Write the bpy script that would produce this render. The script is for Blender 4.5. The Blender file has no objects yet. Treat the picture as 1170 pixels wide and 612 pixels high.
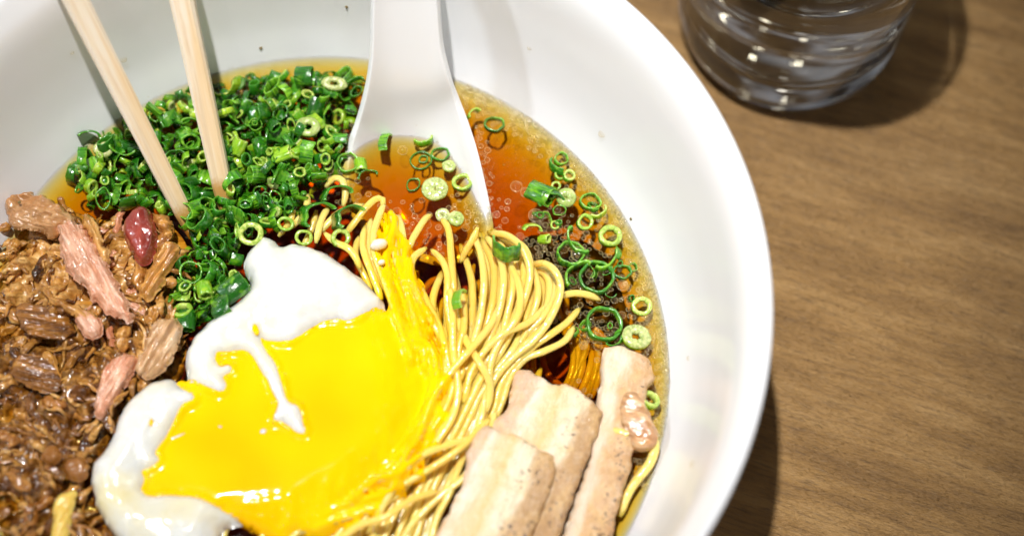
import bpy, bmesh, math, random
import numpy as np
from mathutils import Vector, Matrix, noise as mn

random.seed(7); rng = np.random.default_rng(7)
S = bpy.context.scene
COL = S.collection
# ------------------------------------------------------------------ camera
F_MM = 70.0
CAM = np.array([0.04421, -0.16526, 0.46372])
PIT, ROL = 1.155648, 0.047266
fw = np.array([0, math.cos(PIT), -math.sin(PIT)])
r0 = np.array([1.0, 0, 0]); u0 = np.cross(r0, fw)
RT = r0 * math.cos(ROL) + u0 * math.sin(ROL)
UP = -r0 * math.sin(ROL) + u0 * math.cos(ROL)
cd = bpy.data.cameras.new('camera'); cam = bpy.data.objects.new('camera', cd); COL.objects.link(cam)
cam.matrix_world = Matrix(((RT[0], UP[0], -fw[0], CAM[0]), (RT[1], UP[1], -fw[1], CAM[1]), (RT[2], UP[2], -fw[2], CAM[2]), (0, 0, 0, 1)))
cd.lens = F_MM; cd.sensor_width = 36; cd.clip_start = 0.01; cd.clip_end = 50
cd.dof.use_dof = True; cd.dof.focus_distance = 0.475; cd.dof.aperture_fstop = 5.0; cd.dof.aperture_blades = 9
S.camera = cam
KPX = F_MM / 36 * 1170
def P(px, py, z):
    """photo pixel (1170x612) -> point on the horizontal plane z"""
    d = fw + RT * ((px - 585) / KPX) + UP * ((306 - py) / KPX)
    t = (z - CAM[2]) / d[2]
    return CAM + d * t
# ------------------------------------------------------------------ world, lamps, exposure
w = bpy.data.worlds.new('World'); S.world = w; w.use_nodes = True
nt = w.node_tree; bg = nt.nodes['Background']
tc = nt.nodes.new('ShaderNodeTexCoord'); nz = nt.nodes.new('ShaderNodeTexNoise'); nz.inputs['Scale'].default_value = 3.2; nz.inputs['Detail'].default_value = 2
rp = nt.nodes.new('ShaderNodeValToRGB')
rp.color_ramp.elements[0].position = .50; rp.color_ramp.elements[0].color = (.012, .010, .009, 1)
rp.color_ramp.elements[1].position = .66; rp.color_ramp.elements[1].color = (1.1, 1.15, 1.3, 1)
nt.links.new(tc.outputs['Generated'], nz.inputs['Vector']); nt.links.new(nz.outputs['Fac'], rp.inputs['Fac']); 
vo = nt.nodes.new('ShaderNodeTexVoronoi'); vo.inputs['Scale'].default_value = 5.0; nt.links.new(tc.outputs['Generated'], vo.inputs['Vector'])
lr = nt.nodes.new('ShaderNodeValToRGB'); lr.color_ramp.elements[0].position = .07; lr.color_ramp.elements[0].color = (48, 42, 32, 1); lr.color_ramp.elements[1].position = .11; lr.color_ramp.elements[1].color = (0, 0, 0, 1)
ad = nt.nodes.new('ShaderNodeVectorMath'); ad.operation = 'ADD'; nt.links.new(vo.outputs['Distance'], lr.inputs['Fac']); nt.links.new(lr.outputs['Color'], ad.inputs[0]); nt.links.new(rp.outputs['Color'], ad.inputs[1])
nt.links.new(ad.outputs[0], bg.inputs['Color'])
bg.inputs['Strength'].default_value = 0.24

def look(o, to):
    o.rotation_euler = (Vector(to) - o.location).to_track_quat('-Z', 'Y').to_euler()
def spot(name, loc, to, power, radius, cone, blend, col):
    l = bpy.data.lights.new(name, 'SPOT'); o = bpy.data.objects.new(name, l); COL.objects.link(o)
    o.location = loc; look(o, to); l.energy = power; l.shadow_soft_size = radius; l.spot_size = math.radians(cone); l.spot_blend = blend; l.color = col
    return o
def area(name, loc, to, power, size, col):
    l = bpy.data.lights.new(name, 'AREA'); o = bpy.data.objects.new(name, l); COL.objects.link(o)
    o.location = loc; look(o, to); l.energy = power; l.shape = 'DISK'; l.size = size; l.color = col
    return o
spot('downlight', (-0.088, 0.090, 1.240), (0.028, 0.055, 0), 80, 0.016, 19.0, 1.0, (1.0, .975, .945))
area('side_fill', (-0.70, 0.02, 0.60), (0.06, 0.0, 0.05), 2.6, 0.07, (.80, .90, 1.0))  # unseen fill lamp, added to brighten the right wall of the bowl
area('front_fill', (-0.20, -0.60, 0.95), (0.0, 0.0, 0.05), 0.4, 0.05, (1.0, .94, .88))  # weak fill added out of view in front, gives extra glints
area('rear_fill', (0.25, 0.95, 0.85), (0.05, 0.0, 0.05), .4, 0.06, (1.0, .9, .78))  # added fill behind the bowl, out of view, for more glints
S.view_settings.view_transform = 'Standard'; S.view_settings.look = 'None'; S.view_settings.gamma = 1
S.view_settings.exposure = 0.0
S.render.engine = 'CYCLES'
cy = S.cycles
cy.max_bounces = 16; cy.transparent_max_bounces = 40; cy.transmission_bounces = 10; cy.diffuse_bounces = 5; cy.glossy_bounces = 5; cy.volume_bounces = 1
cy.caustics_reflective = False; cy.caustics_refractive = True; cy.sample_clamp_indirect = 4; cy.blur_glossy = 0.3
cy.use_denoising = True

ZS = 0.028          # broth level
ZR = 0.075          # bowl rim level
# ------------------------------------------------------------------ node helpers
class NB:
    def __init__(s, name):
        s.m = bpy.data.materials.new(name); s.m.use_nodes = True; s.t = s.m.node_tree
        s.b = s.t.nodes['Principled BSDF']; s.out = s.t.nodes['Material Output']
    def n(s, typ, **kw):
        x = s.t.nodes.new('ShaderNode' + typ)
        for k, v in kw.items():
            if k in x.inputs: x.inputs[k].default_value = v
            else: setattr(x, k, v)
        return x
    def l(s, a, b): s.t.links.new(a, b)
    def coords(s, kind='Object', scale=(1, 1, 1), rot=(0, 0, 0)):
        if kind == 'Position': o = s.n('NewGeometry').outputs['Position']
        else: o = s.n('TexCoord').outputs[kind]
        mp = s.n('Mapping'); mp.inputs['Scale'].default_value = scale; mp.inputs['Rotation'].default_value = rot
        s.l(o, mp.inputs['Vector']); return mp.outputs['Vector']
    def noise(s, vec, scale, detail=4, rough=.55, dist=0):
        x = s.n('TexNoise'); x.inputs['Scale'].default_value = scale; x.inputs['Detail'].default_value = detail
        x.inputs['Roughness'].default_value = rough; x.inputs['Distortion'].default_value = dist
        if vec is not None: s.l(vec, x.inputs['Vector'])
        return x.outputs['Fac']
    def ramp(s, fac, stops, interp='LINEAR'):
        x = s.n('ValToRGB'); cr = x.color_ramp; cr.interpolation = interp
        while len(cr.elements) < len(stops): cr.elements.new(.5)
        for e, (p, c) in zip(cr.elements, stops): e.position = p; e.color = (*c, 1) if len(c) == 3 else c
        s.l(fac, x.inputs['Fac']); return x.outputs['Color']
    def mix(s, fac, a, b, mode='MIX'):
        x = s.n('Mix', data_type='RGBA', blend_type=mode)
        for v, i in ((fac, 0), (a, 6), (b, 7)):
            if isinstance(v, (int, float)): x.inputs[i].default_value = v
            elif isinstance(v, tuple): x.inputs[i].default_value = (*v, 1)
            else: s.l(v, x.inputs[i])
        return x.outputs[2]
    def math(s, op, a, b=0.0, c=None):
        x = s.n('Math', operation=op)
        for i, v in enumerate((a, b, c)):
            if v is None: continue
            if isinstance(v, (int, float)): x.inputs[i].default_value = v
            else: s.l(v, x.inputs[i])
        return x.outputs[0]
    def bump(s, h, dist, strength=1.0, prev=None):
        x = s.n('Bump'); x.inputs['Distance'].default_value = dist; x.inputs['Strength'].default_value = strength
        s.l(h, x.inputs['Height'])
        if prev is not None: s.l(prev, x.inputs['Normal'])
        return x.outputs['Normal']
    def set(s, **kw):
        for k, v in kw.items():
            k = k.replace('_', ' ')
            if isinstance(v, (int, float)): s.b.inputs[k].default_value = v
            elif isinstance(v, tuple): s.b.inputs[k].default_value = (*v, 1) if len(v) == 3 and 'Radius' not in k else v
            else: s.l(v, s.b.inputs[k])
        return s
    def sss(s, wgt, scale, rad=(1, .6, .3)):
        s.b.inputs['Subsurface Weight'].default_value = wgt; s.b.inputs['Subsurface Scale'].default_value = scale
        s.b.inputs['Subsurface Radius'].default_value = rad; return s
    def done(s, normal=None):
        if normal is not None:
            s.l(normal, s.b.inputs['Normal']); s.l(normal, s.b.inputs['Coat Normal'])
        return s.m
M = {}
# ceramic
def ceramic(name, col, rough):
    n = NB(name); v = n.coords('Object')
    n.set(Base_Color=n.mix(n.noise(v, 25, 2), col, tuple(c * .97 for c in col)), Roughness=rough, Specular_IOR_Level=.5)
    return n.done(n.bump(n.noise(v, 60, 2), .0004, .15))
M['bowl'] = ceramic('white_glaze', (.90, .91, .93), .19)
M['spoon'] = ceramic('spoon_glaze', (.84, .84, .85), .14)
# table wood
n = NB('table_wood'); a = math.radians(17)
v = n.coords('Position', rot=(0, 0, a))
vs = n.coords('Position', scale=(1, 9, 1), rot=(0, 0, 0))
def strm(sx, sy, scale, det=5, rough=.6, dist=0):
    m1 = n.n('Mapping'); m1.inputs['Scale'].default_value = (sx, sy, 1); n.l(v, m1.inputs['Vector'])
    return n.noise(m1.outputs['Vector'], scale, det, rough, dist)
g1 = strm(1, 7, 18, 5, .65, .25); g2 = strm(1, 9, 130, 4, .7, .15); g3 = strm(1, 12, 330, 3, .7); big = strm(1, 2, 5, 2)
c = n.ramp(g1, [(.3, (.270, .148, .050)), (.5, (.43, .243, .082)), (.68, (.58, .350, .135))])
c = n.mix(n.math('MULTIPLY', n.ramp(g2, [(.50, (0, 0, 0)), (.68, (1, 1, 1))]), .55), c, (.115, .070, .038))
c = n.mix(n.math('MULTIPLY', n.ramp(g3, [(.56, (0, 0, 0)), (.7, (1, 1, 1))]), .5), c, (.40, .29, .17))
c = n.mix(n.math('MULTIPLY', n.ramp(big, [(.45, (0, 0, 0)), (.7, (1, 1, 1))]), .35), c, (.19, .125, .07))
n.set(Base_Color=c, Roughness=n.math('MULTIPLY_ADD', g2, .25, .32), Specular_IOR_Level=.45)
nb = n.bump(g3, .0005, .9); nb = n.bump(g2, .0010, .7, nb)
M['wood'] = n.done(nb)
# chopstick bamboo
n = NB('pale_chopstick_wood'); v = n.coords('Object', scale=(60, 60, 2.2))
g = n.noise(v, 12, 4, .6, .3); v2 = n.coords('Object', scale=(22, 22, 1.2)); gg = n.noise(v2, 10, 3)
c = n.ramp(g, [(.3, (.68, .50, .30)), (.5, (.80, .67, .50)), (.7, (.84, .74, .60))])
c = n.mix(n.math('MULTIPLY', n.ramp(gg, [(.5, (0, 0, 0)), (.62, (1, 1, 1))]), .5), c, (.76, .50, .20))
sz = n.n('SeparateXYZ'); n.l(n.n('TexCoord').outputs['Object'], sz.inputs[0])
c = n.mix(n.ramp(n.math('ADD', n.math('MULTIPLY', sz.outputs['Z'], 60), n.math('MULTIPLY', n.noise(n.coords('Object'), 500, 3), .3)), [(.58, (.85, .85, .85)), (.72, (0, 0, 0))]), c, (.50, .24, .03))
n.set(Base_Color=c, Roughness=.5); n.sss(.12, .001)
M['chop'] = n.done(n.bump(g, .0002, .6))
# broth
n = NB('soup_broth')
v = n.coords('Position'); nrm = n.bump(n.noise(v, 130, 2, .5), .0012, .5)
fr = n.n('Fresnel', IOR=1.36); n.l(nrm, fr.inputs['Normal'])
gl = n.n('BsdfGlossy', Roughness=.04); n.l(nrm, gl.inputs['Normal']); tr = n.n('BsdfTransparent')
mx = n.n('MixShader'); n.l(fr.outputs[0], mx.inputs[0]); n.l(tr.outputs[0], mx.inputs[1]); n.l(gl.outputs[0], mx.inputs[2])
n.l(mx.outputs[0], n.out.inputs['Surface'])
va = n.n('VolumeAbsorption'); va.inputs['Color'].default_value = (.94, .795, 0, 1); va.inputs['Density'].default_value = 470
n.l(va.outputs[0], n.out.inputs['Volume']); M['broth'] = n.m
# bubbles
n = NB('bubble_film'); fr = n.n('LayerWeight', Blend=.30); gl = n.n('BsdfGlossy', Roughness=.05)
df_ = n.n('BsdfDiffuse'); df_.inputs['Color'].default_value = (.96, .66, .16, 1); tr = n.n('BsdfTransparent'); tr.inputs['Color'].default_value = (1, .985, .95, 1)
m0 = n.n('MixShader'); m0.inputs[0].default_value = .3; n.l(gl.outputs[0], m0.inputs[1]); n.l(df_.outputs[0], m0.inputs[2])
mx = n.n('MixShader'); n.l(n.math('MULTIPLY_ADD', n.math('POWER', fr.outputs['Facing'], 2.2), .85, .07), mx.inputs[0]); n.l(tr.outputs[0], mx.inputs[1]); n.l(m0.outputs[0], mx.inputs[2])
n.l(mx.outputs[0], n.out.inputs['Surface']); M['bubble'] = n.m
n = NB('bubble_rim'); df_ = n.n('BsdfDiffuse'); df_.inputs['Color'].default_value = (.95, .78, .36, 1); gl = n.n('BsdfGlossy', Roughness=.08); tr = n.n('BsdfTransparent')
m0 = n.n('MixShader'); m0.inputs[0].default_value = .65; n.l(gl.outputs[0], m0.inputs[1]); n.l(df_.outputs[0], m0.inputs[2])
mx = n.n('MixShader'); mx.inputs[0].default_value = .38; n.l(tr.outputs[0], mx.inputs[1]); n.l(m0.outputs[0], mx.inputs[2]); n.l(mx.outputs[0], n.out.inputs['Surface']); M['rim'] = n.m
# noodle
n = NB('wheat_noodle'); oi = n.n('ObjectInfo'); v = n.coords('Position')
c = n.ramp(oi.outputs['Random'], [(0, (.80, .55, .10)), (.5, (.86, .67, .20)), (1, (.82, .60, .13))])
c = n.mix(n.math('MULTIPLY', n.noise(v, 160, 3), .35), c, (.90, .56, .10))
# egg yolk has coated the noodles that lie next to the egg
yk = P(400, 420, ZS + .006)
vm = n.n('VectorMath', operation='DISTANCE'); n.l(n.n('NewGeometry').outputs['Position'], vm.inputs[0]); vm.inputs[1].default_value = tuple(yk)
dn = n.math('ADD', vm.outputs['Value'], n.math('MULTIPLY_ADD', n.noise(v, 90, 3), .014, -.007))
c = n.mix(n.ramp(n.math('MULTIPLY', dn, 20), [(.36, (1, 1, 1)), (.64, (0, 0, 0))]), c, (.95, .60, .008))
n.set(Base_Color=c, Roughness=.26, Coat_Weight=.4, Coat_Roughness=.1); n.sss(.75, .0022, (1, .75, .3))
M['noodle'] = n.done(n.bump(n.noise(v, 420, 3), .0006, .55))
# egg
n = NB('egg_white_flesh'); v = n.coords('Position'); h = n.noise(v, 120, 4, .6)
n.set(Base_Color=n.mix(n.ramp(n.noise(v, 45, 3), [(.5, (0, 0, 0)), (.75, (1, 1, 1))]), (.70, .705, .67), (.74, .66, .38)), Roughness=.2, Coat_Weight=.5, Coat_Roughness=.1); n.sss(.8, .0045, (1, .9, .65))
M['eggw'] = n.done(n.bump(n.noise(v, 420, 3), .0005, .35, n.bump(h, .0006, .3)))
n = NB('runny_yolk'); v = n.coords('Position')
c = n.mix(n.ramp(n.noise(v, 28, 2), [(.35, (0, 0, 0)), (.65, (1, 1, 1))]), (.90, .46, .001), (.93, .60, .002))
n.set(Base_Color=c, Roughness=.09, Specular_IOR_Level=.14); n.sss(.15, .0015, (1, .6, .05))
M['yolk'] = n.done(n.bump(n.noise(v, 60, 1), .0004, .12))
# scallion
def scal(name, stops, rough=.25):
    n = NB(name); oi = n.n('ObjectInfo'); v = n.coords('Object')
    c = n.ramp(oi.outputs['Random'], stops)
    fv = n.coords('Object', scale=(1, 1, .12)); c = n.mix(n.ramp(n.noise(fv, 1500, 2), [(.42, (0, 0, 0)), (.62, (1, 1, 1))]), c, tuple(x * .68 for x in stops[1][1]))
    c = n.mix(n.ramp(n.noise(n.coords('Position'), 330, 2), [(.55, (0, 0, 0)), (.7, (.7, .7, .7))]), c, stops[-1][1])
    n.set(Base_Color=c, Roughness=rough, Coat_Weight=.8, Coat_Roughness=.05); n.sss(.3, .0010, (.5, 1, .2))
    return n.done(n.bump(n.noise(v, 900, 2), .0003, .6))
M['skin_dark'] = scal('scallion_dark_skin', [(0, (.008, .075, .004)), (.35, (.02, .17, .006)), (.7, (.07, .31, .010)), (1, (.22, .50, .015))])
M['cut_dark'] = scal('scallion_dark_cut', [(0, (.02, .16, .008)), (.5, (.07, .30, .015)), (1, (.24, .50, .03))])
M['skin_lime'] = scal('scallion_lime_skin', [(0, (.10, .34, .008)), (.5, (.24, .50, .015)), (1, (.46, .62, .03))])
M['cut_lime'] = scal('scallion_lime_cut', [(0, (.26, .50, .04)), (.5, (.42, .62, .08)), (1, (.62, .70, .18))])
M['cut_pale'] = scal('scallion_pale_cut', [(0, (.36, .50, .12)), (.5, (.48, .58, .17)), (1, (.62, .64, .30))])
# meats
def meat(name, cols, fib=(1, 7, 7), rough=.30, scale=120, bumpd=.00045, sss=.15):
    n = NB(name); oi = n.n('ObjectInfo'); v = n.coords('Object', scale=fib)
    ad = n.n('VectorMath', operation='ADD'); n.l(v, ad.inputs[0]); n.l(oi.outputs['Random'], ad.inputs[1])
    f = n.noise(ad.outputs[0], scale, 3, .5, .4); lo = n.noise(ad.outputs[0], scale * .5, 3)
    k = len(cols) - 1
    c = n.ramp(n.math('MULTIPLY_ADD', lo, .8, n.math('MULTIPLY_ADD', oi.outputs['Random'], .3, -.12)), [(.25 + .5 * i / k, cc) for i, cc in enumerate(cols)])
    c = n.mix(n.math('MULTIPLY', n.ramp(f, [(.42, (1, 1, 1)), (.6, (0, 0, 0))]), .55), c, tuple(x * .6 for x in cols[0]))
    n.set(Base_Color=c, Roughness=rough, Coat_Weight=1.0, Coat_Roughness=.06); n.sss(sss, .001, (1, .5, .3))
    return n.done(n.bump(f, bumpd, .9))
M['m_tan'] = meat('tan_pork', [(.34, .12, .015), (.60, .29, .06), (.78, .50, .18)])
M['m_brown'] = meat('brown_pork', [(.11, .032, .003), (.34, .135, .016), (.60, .30, .06)])
M['m_pink'] = meat('pink_pork', [(.60, .22, .10), (.74, .36, .21), (.80, .54, .40)], fib=(1, 5, 5), scale=210, bumpd=.0006, sss=.3)
M['m_red'] = meat('red_pork', [(.25, .03, .02), (.42, .07, .045), (.55, .16, .10)], fib=(1, 2, 2), bumpd=.0006)
M['m_sauce'] = meat('sauced_pork', [(.03, .008, .001), (.20, .066, .006), (.66, .34, .08)], fib=(1, 1, 1), rough=.2, scale=480, bumpd=.0005, sss=.1)
M['m_pale'] = meat('pale_pork', [(.48, .22, .07), (.64, .40, .20), (.74, .56, .38)], fib=(1, 4, 4), scale=190, bumpd=.0007, sss=.2)
M['bean'] = meat('glossy_orange_morsel', [(.35, .13, .02), (.50, .22, .04), (.6, .3, .07)], fib=(1, 1, 1), bumpd=.0002)
# pork belly: bands across the slice (object X), pepper specks
def belly(name, stops, span):
    n = NB(name); t = n.n('TexCoord'); sx = n.n('SeparateXYZ'); n.l(t.outputs['Object'], sx.inputs[0])
    v = n.coords('Object', scale=(2.5, 1, 2)); wob = n.math('MULTIPLY_ADD', n.noise(v, 90, 4), .006, -.003)
    f = n.math('MULTIPLY_ADD', n.math('ADD', sx.outputs['X'], wob), 1 / span, .5)
    c = n.ramp(f, stops)
    c = n.mix(n.math('MULTIPLY', n.ramp(n.noise(n.coords('Object'), 210, 5, .75), [(.45, (0, 0, 0)), (.62, (1, 1, 1))]), .4), c, (.76, .50, .20))
    c = n.mix(n.math('MULTIPLY', n.ramp(n.noise(n.coords('Object', scale=(1.5, 1, 1)), 480, 4, .7), [(.5, (0, 0, 0)), (.66, (1, 1, 1))]), .2), c, (.84, .74, .60))
    sp = n.ramp(n.noise(n.coords('Object'), 950, 3, .6), [(.57, (0, 0, 0)), (.63, (1, 1, 1))])
    c = n.mix(n.ramp(n.noise(n.coords('Object', scale=(3.5, .5, 1)), 380, 4, .6), [(.5, (0, 0, 0)), (.66, (.3, .3, .3))]), c, (.60, .34, .13))
    gate = n.ramp(n.noise(n.coords('Object'), 170, 3), [(.46, (0, 0, 0)), (.54, (1, 1, 1))])
    right = n.ramp(f, [(.52, (0, 0, 0)), (.64, (1, 1, 1))])
    c = n.mix(n.math('MULTIPLY', n.math('MULTIPLY', sp, gate), right), c, (.09, .045, .02))
    n.set(Base_Color=c, Roughness=.3, Coat_Weight=.5, Coat_Roughness=.13); n.sss(.25, .0010, (1, .6, .4))
    return n.done(n.bump(n.noise(n.coords('Object', scale=(1.8, .8, 1)), 560, 5, .7), .0006, .75))
M['belly_a'] = belly('pork_belly_wide', [(0, (.56, .36, .23)), (.24, (.62, .43, .29)), (.29, (.76, .68, .56)), (.36, (.72, .56, .34)), (.45, (.74, .50, .22)), (.53, (.76, .66, .50)), (.61, (.74, .62, .44)), (.65, (.46, .27, .11)), (.85, (.33, .17, .055)), (1, (.24, .10, .025))], .034)
M['belly_b'] = belly('pork_belly_slim', [(0, (.72, .60, .46)), (.36, (.72, .60, .46)), (.48, (.58, .35, .17)), (.8, (.46, .26, .11)), (1, (.38, .18, .05))], .017)
n = NB('near_black'); v = n.coords('Position'); n.set(Base_Color=(.006, .006, .004), Roughness=.3); M['black_sheet'] = n.done(n.bump(n.noise(v, 200, 2), .0002, .5))
n = NB('pepper'); n.set(Base_Color=(.16, .11, .03), Roughness=.6); M['pepper'] = n.m
M['drop'] = M['bubble']
n = NB('clear_glass'); n.set(Base_Color=(.98, 1, .99), Roughness=.0, IOR=1.5); n.b.inputs['Transmission Weight'].default_value = 1; M['glass'] = n.m
n = NB('drinking_water'); n.set(Base_Color=(1, 1, 1), Roughness=.0, IOR=1.33); n.b.inputs['Transmission Weight'].default_value = 1; M['water'] = n.m

# ------------------------------------------------------------------ object helpers
def add(name, V, Fc, mats, label=None, cat=None, group=None, kind=None, parent=None, smooth=True, mi=None, center=True, frame=None):
    V = np.asarray(V, float)
    o0 = np.zeros(3)
    if center and parent is None: o0 = np.array([V[:, 0].mean(), V[:, 1].mean(), V[:, 2].min()])
    V = V - o0
    ang = 0.0
    if frame is not None:
        ang = frame; ca, sa = math.cos(-ang), math.sin(-ang)
        V = np.stack([V[:, 0] * ca - V[:, 1] * sa, V[:, 0] * sa + V[:, 1] * ca, V[:, 2]], 1)
    me = bpy.data.meshes.new(name); me.from_pydata(V.tolist(), [], [list(map(int, f)) for f in Fc])
    for m in (mats if isinstance(mats, (list, tuple)) else [mats]): me.materials.append(M[m])
    if smooth: me.polygons.foreach_set('use_smooth', [True] * len(me.polygons))
    if mi is not None: me.polygons.foreach_set('material_index', [int(x) for x in mi])
    me.update()
    if name != 'soup_spoon':
        b_ = bmesh.new(); b_.from_mesh(me); bmesh.ops.recalc_face_normals(b_, faces=b_.faces); b_.to_mesh(me); b_.free()
    o = bpy.data.objects.new(name, me); COL.objects.link(o); o.location = o0; o.rotation_euler = (0, 0, ang)
    if parent is not None: o.parent = parent
    tag(o, label, cat, group, kind); return o
def tag(o, label=None, cat=None, group=None, kind=None):
    for k, v in (('label', label), ('category', cat), ('group', group), ('kind', kind)):
        if v: o[k] = v
def empty(name, loc, label, cat, group=None):
    o = bpy.data.objects.new(name, None); COL.objects.link(o); o.location = loc; o.empty_display_size = .01; tag(o, label, cat, group); return o
def lathe(prof, seg=128, c=(0, 0, 0)):
    a = np.linspace(0, 2 * math.pi, seg, endpoint=False); V = []; Fc = []
    prof = [(max(r, 0), z) for r, z in prof]; idx = []
    for r, z in prof:
        if r < 1e-7: idx.append([len(V)] * seg); V.append((c[0], c[1], c[2] + z))
        else:
            idx.append(list(range(len(V), len(V) + seg))); V += [(c[0] + r * math.cos(t), c[1] + r * math.sin(t), c[2] + z) for t in a]
    for i in range(len(prof) - 1):
        for j in range(seg):
            k = (j + 1) % seg; q = [idx[i][j], idx[i][k], idx[i + 1][k], idx[i + 1][j]]
            f = list(dict.fromkeys(q))
            if len(f) > 2: Fc.append(f)
    return np.array(V), Fc
def crom(pts, step, closed=False):
    """Catmull-Rom through pts, resampled at a constant step"""
    p = np.asarray(pts, float); n_ = len(p); out = []
    g = (lambda i: p[i % n_]) if closed else (lambda i: p[min(max(i, 0), n_ - 1)])
    for i in range(n_ if closed else n_ - 1):
        a, b, c_, d = g(i - 1), g(i), g(i + 1), g(i + 2)
        for t in np.linspace(0, 1, 14, endpoint=False):
            out.append(.5 * ((2 * b) + (-a + c_) * t + (2 * a - 5 * b + 4 * c_ - d) * t * t + (-a + 3 * b - 3 * c_ + d) * t ** 3))
    out.append(g(0) if closed else p[-1]); out = np.array(out)
    L = np.concatenate([[0], np.cumsum(np.linalg.norm(np.diff(out, axis=0), axis=1))]); k = max(3, int(L[-1] / step))
    s = np.linspace(0, L[-1], k + 1); r = np.stack([np.interp(s, L, out[:, j]) for j in range(p.shape[1])], 1)
    return r[:-1] if closed else r
def fbm(x, y, z, f, o=4):
    return mn.fractal(Vector((x * f, y * f, z * f)), .8, 2.1, o)
def tube(path, rad, sides=8, squash=1.0, rough=0.0, taper=True, ridges=0):
    path = np.asarray(path); n_ = len(path); T = np.gradient(path, axis=0); T /= np.linalg.norm(T, axis=1)[:, None] + 1e-12
    up = np.array([0, 0, 1.0]); V = []; Fc = []; sd = random.random() * 50
    for i in range(n_):
        s_ = np.cross(T[i], up); s_ /= np.linalg.norm(s_) + 1e-9; u_ = np.cross(s_, T[i])
        tt = i / (n_ - 1); k = 1.0
        if taper:
            e = min(tt, 1 - tt) * (n_ - 1); k = min(1, .45 + .35 * e) if e < 2 else 1
        R = rad(tt) if callable(rad) else rad
        for j in range(sides):
            a_ = 2 * math.pi * j / sides; q = 1.0
            if rough: q += rough * mn.noise(Vector((sd + math.cos(a_) * 1.6 * (ridges or 1), math.sin(a_) * 1.6 * (ridges or 1), tt * 5 + sd)))
            V.append(path[i] + (s_ * math.cos(a_) + u_ * math.sin(a_) * squash) * R * k * q)
    for i in range(n_ - 1):
        for j in range(sides):
            k = (j + 1) % sides; Fc.append((i * sides + j, i * sides + k, (i + 1) * sides + k, (i + 1) * sides + j))
    Fc.append(tuple(range(sides - 1, -1, -1))); Fc.append(tuple((n_ - 1) * sides + j for j in range(sides)))
    return np.array(V), Fc
def sdf(poly, X, Y):
    """signed distance, positive inside, plus nearest point"""
    A = poly; B = np.roll(poly, -1, axis=0); best = np.full(X.shape, 1e9); NX = X.copy(); NY = Y.copy(); ins = np.zeros(X.shape, bool)
    for a_, b_ in zip(A, B):
        d = b_ - a_; L = d @ d + 1e-18; t = np.clip(((X - a_[0]) * d[0] + (Y - a_[1]) * d[1]) / L, 0, 1)
        qx = a_[0] + t * d[0]; qy = a_[1] + t * d[1]; dd = (X - qx) ** 2 + (Y - qy) ** 2; m = dd < best
        best = np.where(m, dd, best); NX = np.where(m, qx, NX); NY = np.where(m, qy, NY)
        cr = ((a_[1] > Y) != (b_[1] > Y)) & (X < (b_[0] - a_[0]) * (Y - a_[1]) / (b_[1] - a_[1] + 1e-18) + a_[0]); ins ^= cr
    s_ = np.sqrt(best); return np.where(ins, s_, -s_), NX, NY
def outline(px, z, step=.0006, rag=0.0, f=500):
    q = np.array([P(x, y, z)[:2] for x, y in px]); q = crom(q, step, True)
    if rag: q = q + np.array([[mn.noise(Vector((a * f, b * f, 1))) * rag, mn.noise(Vector((a * f, b * f, 9))) * rag] for a, b in q])
    return q
def slab(poly, ztop, zbot, step):
    """closed body over a plan outline: ztop(x,y,d), zbot(x,y,d), d = distance in from the outline"""
    x0, y0 = poly.min(0) - step; x1, y1 = poly.max(0) + step
    gx = np.arange(x0, x1 + step, step); gy = np.arange(y0, y1 + step, step); X, Y = np.meshgrid(gx, gy, indexing='ij')
    D, NX, NY = sdf(poly, X, Y)
    keep = D > 0
    cell = keep[:-1, :-1] | keep[1:, :-1] | keep[:-1, 1:] | keep[1:, 1:]
    cc = [D[:-1, :-1], D[1:, :-1], D[:-1, 1:], D[1:, 1:]]; cell &= (np.minimum.reduce(cc) > -step * 1.2)
    snap = (D < step * .35)
    X = np.where(snap, NX, X); Y = np.where(snap, NY, Y); D = np.where(snap, 0, D)
    idx = -np.ones(X.shape, int); V = []; Fc = []; I, J = np.nonzero(cell)
    for i, j in zip(I, J):
        for a_, b_ in ((i, j), (i + 1, j), (i + 1, j + 1), (i, j + 1)):
            if idx[a_, b_] < 0: idx[a_, b_] = len(V); V.append((X[a_, b_], Y[a_, b_], D[a_, b_]))
    n_ = len(V); top = [(x, y, ztop(x, y, d)) for x, y, d in V]; bot = [(x, y, zbot(x, y, d)) for x, y, d in V]
    edges = {}
    for i, j in zip(I, J):
        q = [idx[i, j], idx[i + 1, j], idx[i + 1, j + 1], idx[i, j + 1]]; Fc.append(q); Fc.append([k + n_ for k in q[::-1]])
        for k in range(4):
            e = (q[k], q[(k + 1) % 4]); 
            if (e[1], e[0]) in edges: del edges[(e[1], e[0])]
            else: edges[e] = 1
    for a_, b_ in edges: Fc.append([b_, a_, a_ + n_, b_ + n_])
    return np.array(top + bot), Fc
def round_prof(d, r):   # 0..1 rounded edge
    t = min(d / r, 1); return math.sqrt(max(0, 1 - (1 - t) ** 2))

# ------------------------------------------------------------------ table
hw = .8
V = [(-hw, -hw, -.03), (hw, -hw, -.03), (hw, hw, -.03), (-hw, hw, -.03), (-hw, -hw, 0), (hw, -hw, 0), (hw, hw, 0), (-hw, hw, 0)]
add('table_top', V, [(0, 3, 2, 1), (4, 5, 6, 7), (0, 1, 5, 4), (1, 2, 6, 5), (2, 3, 7, 6), (3, 0, 4, 7)], 'wood', 'brown wooden table top with fine slanting grain', 'table', kind='structure', smooth=False)
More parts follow.
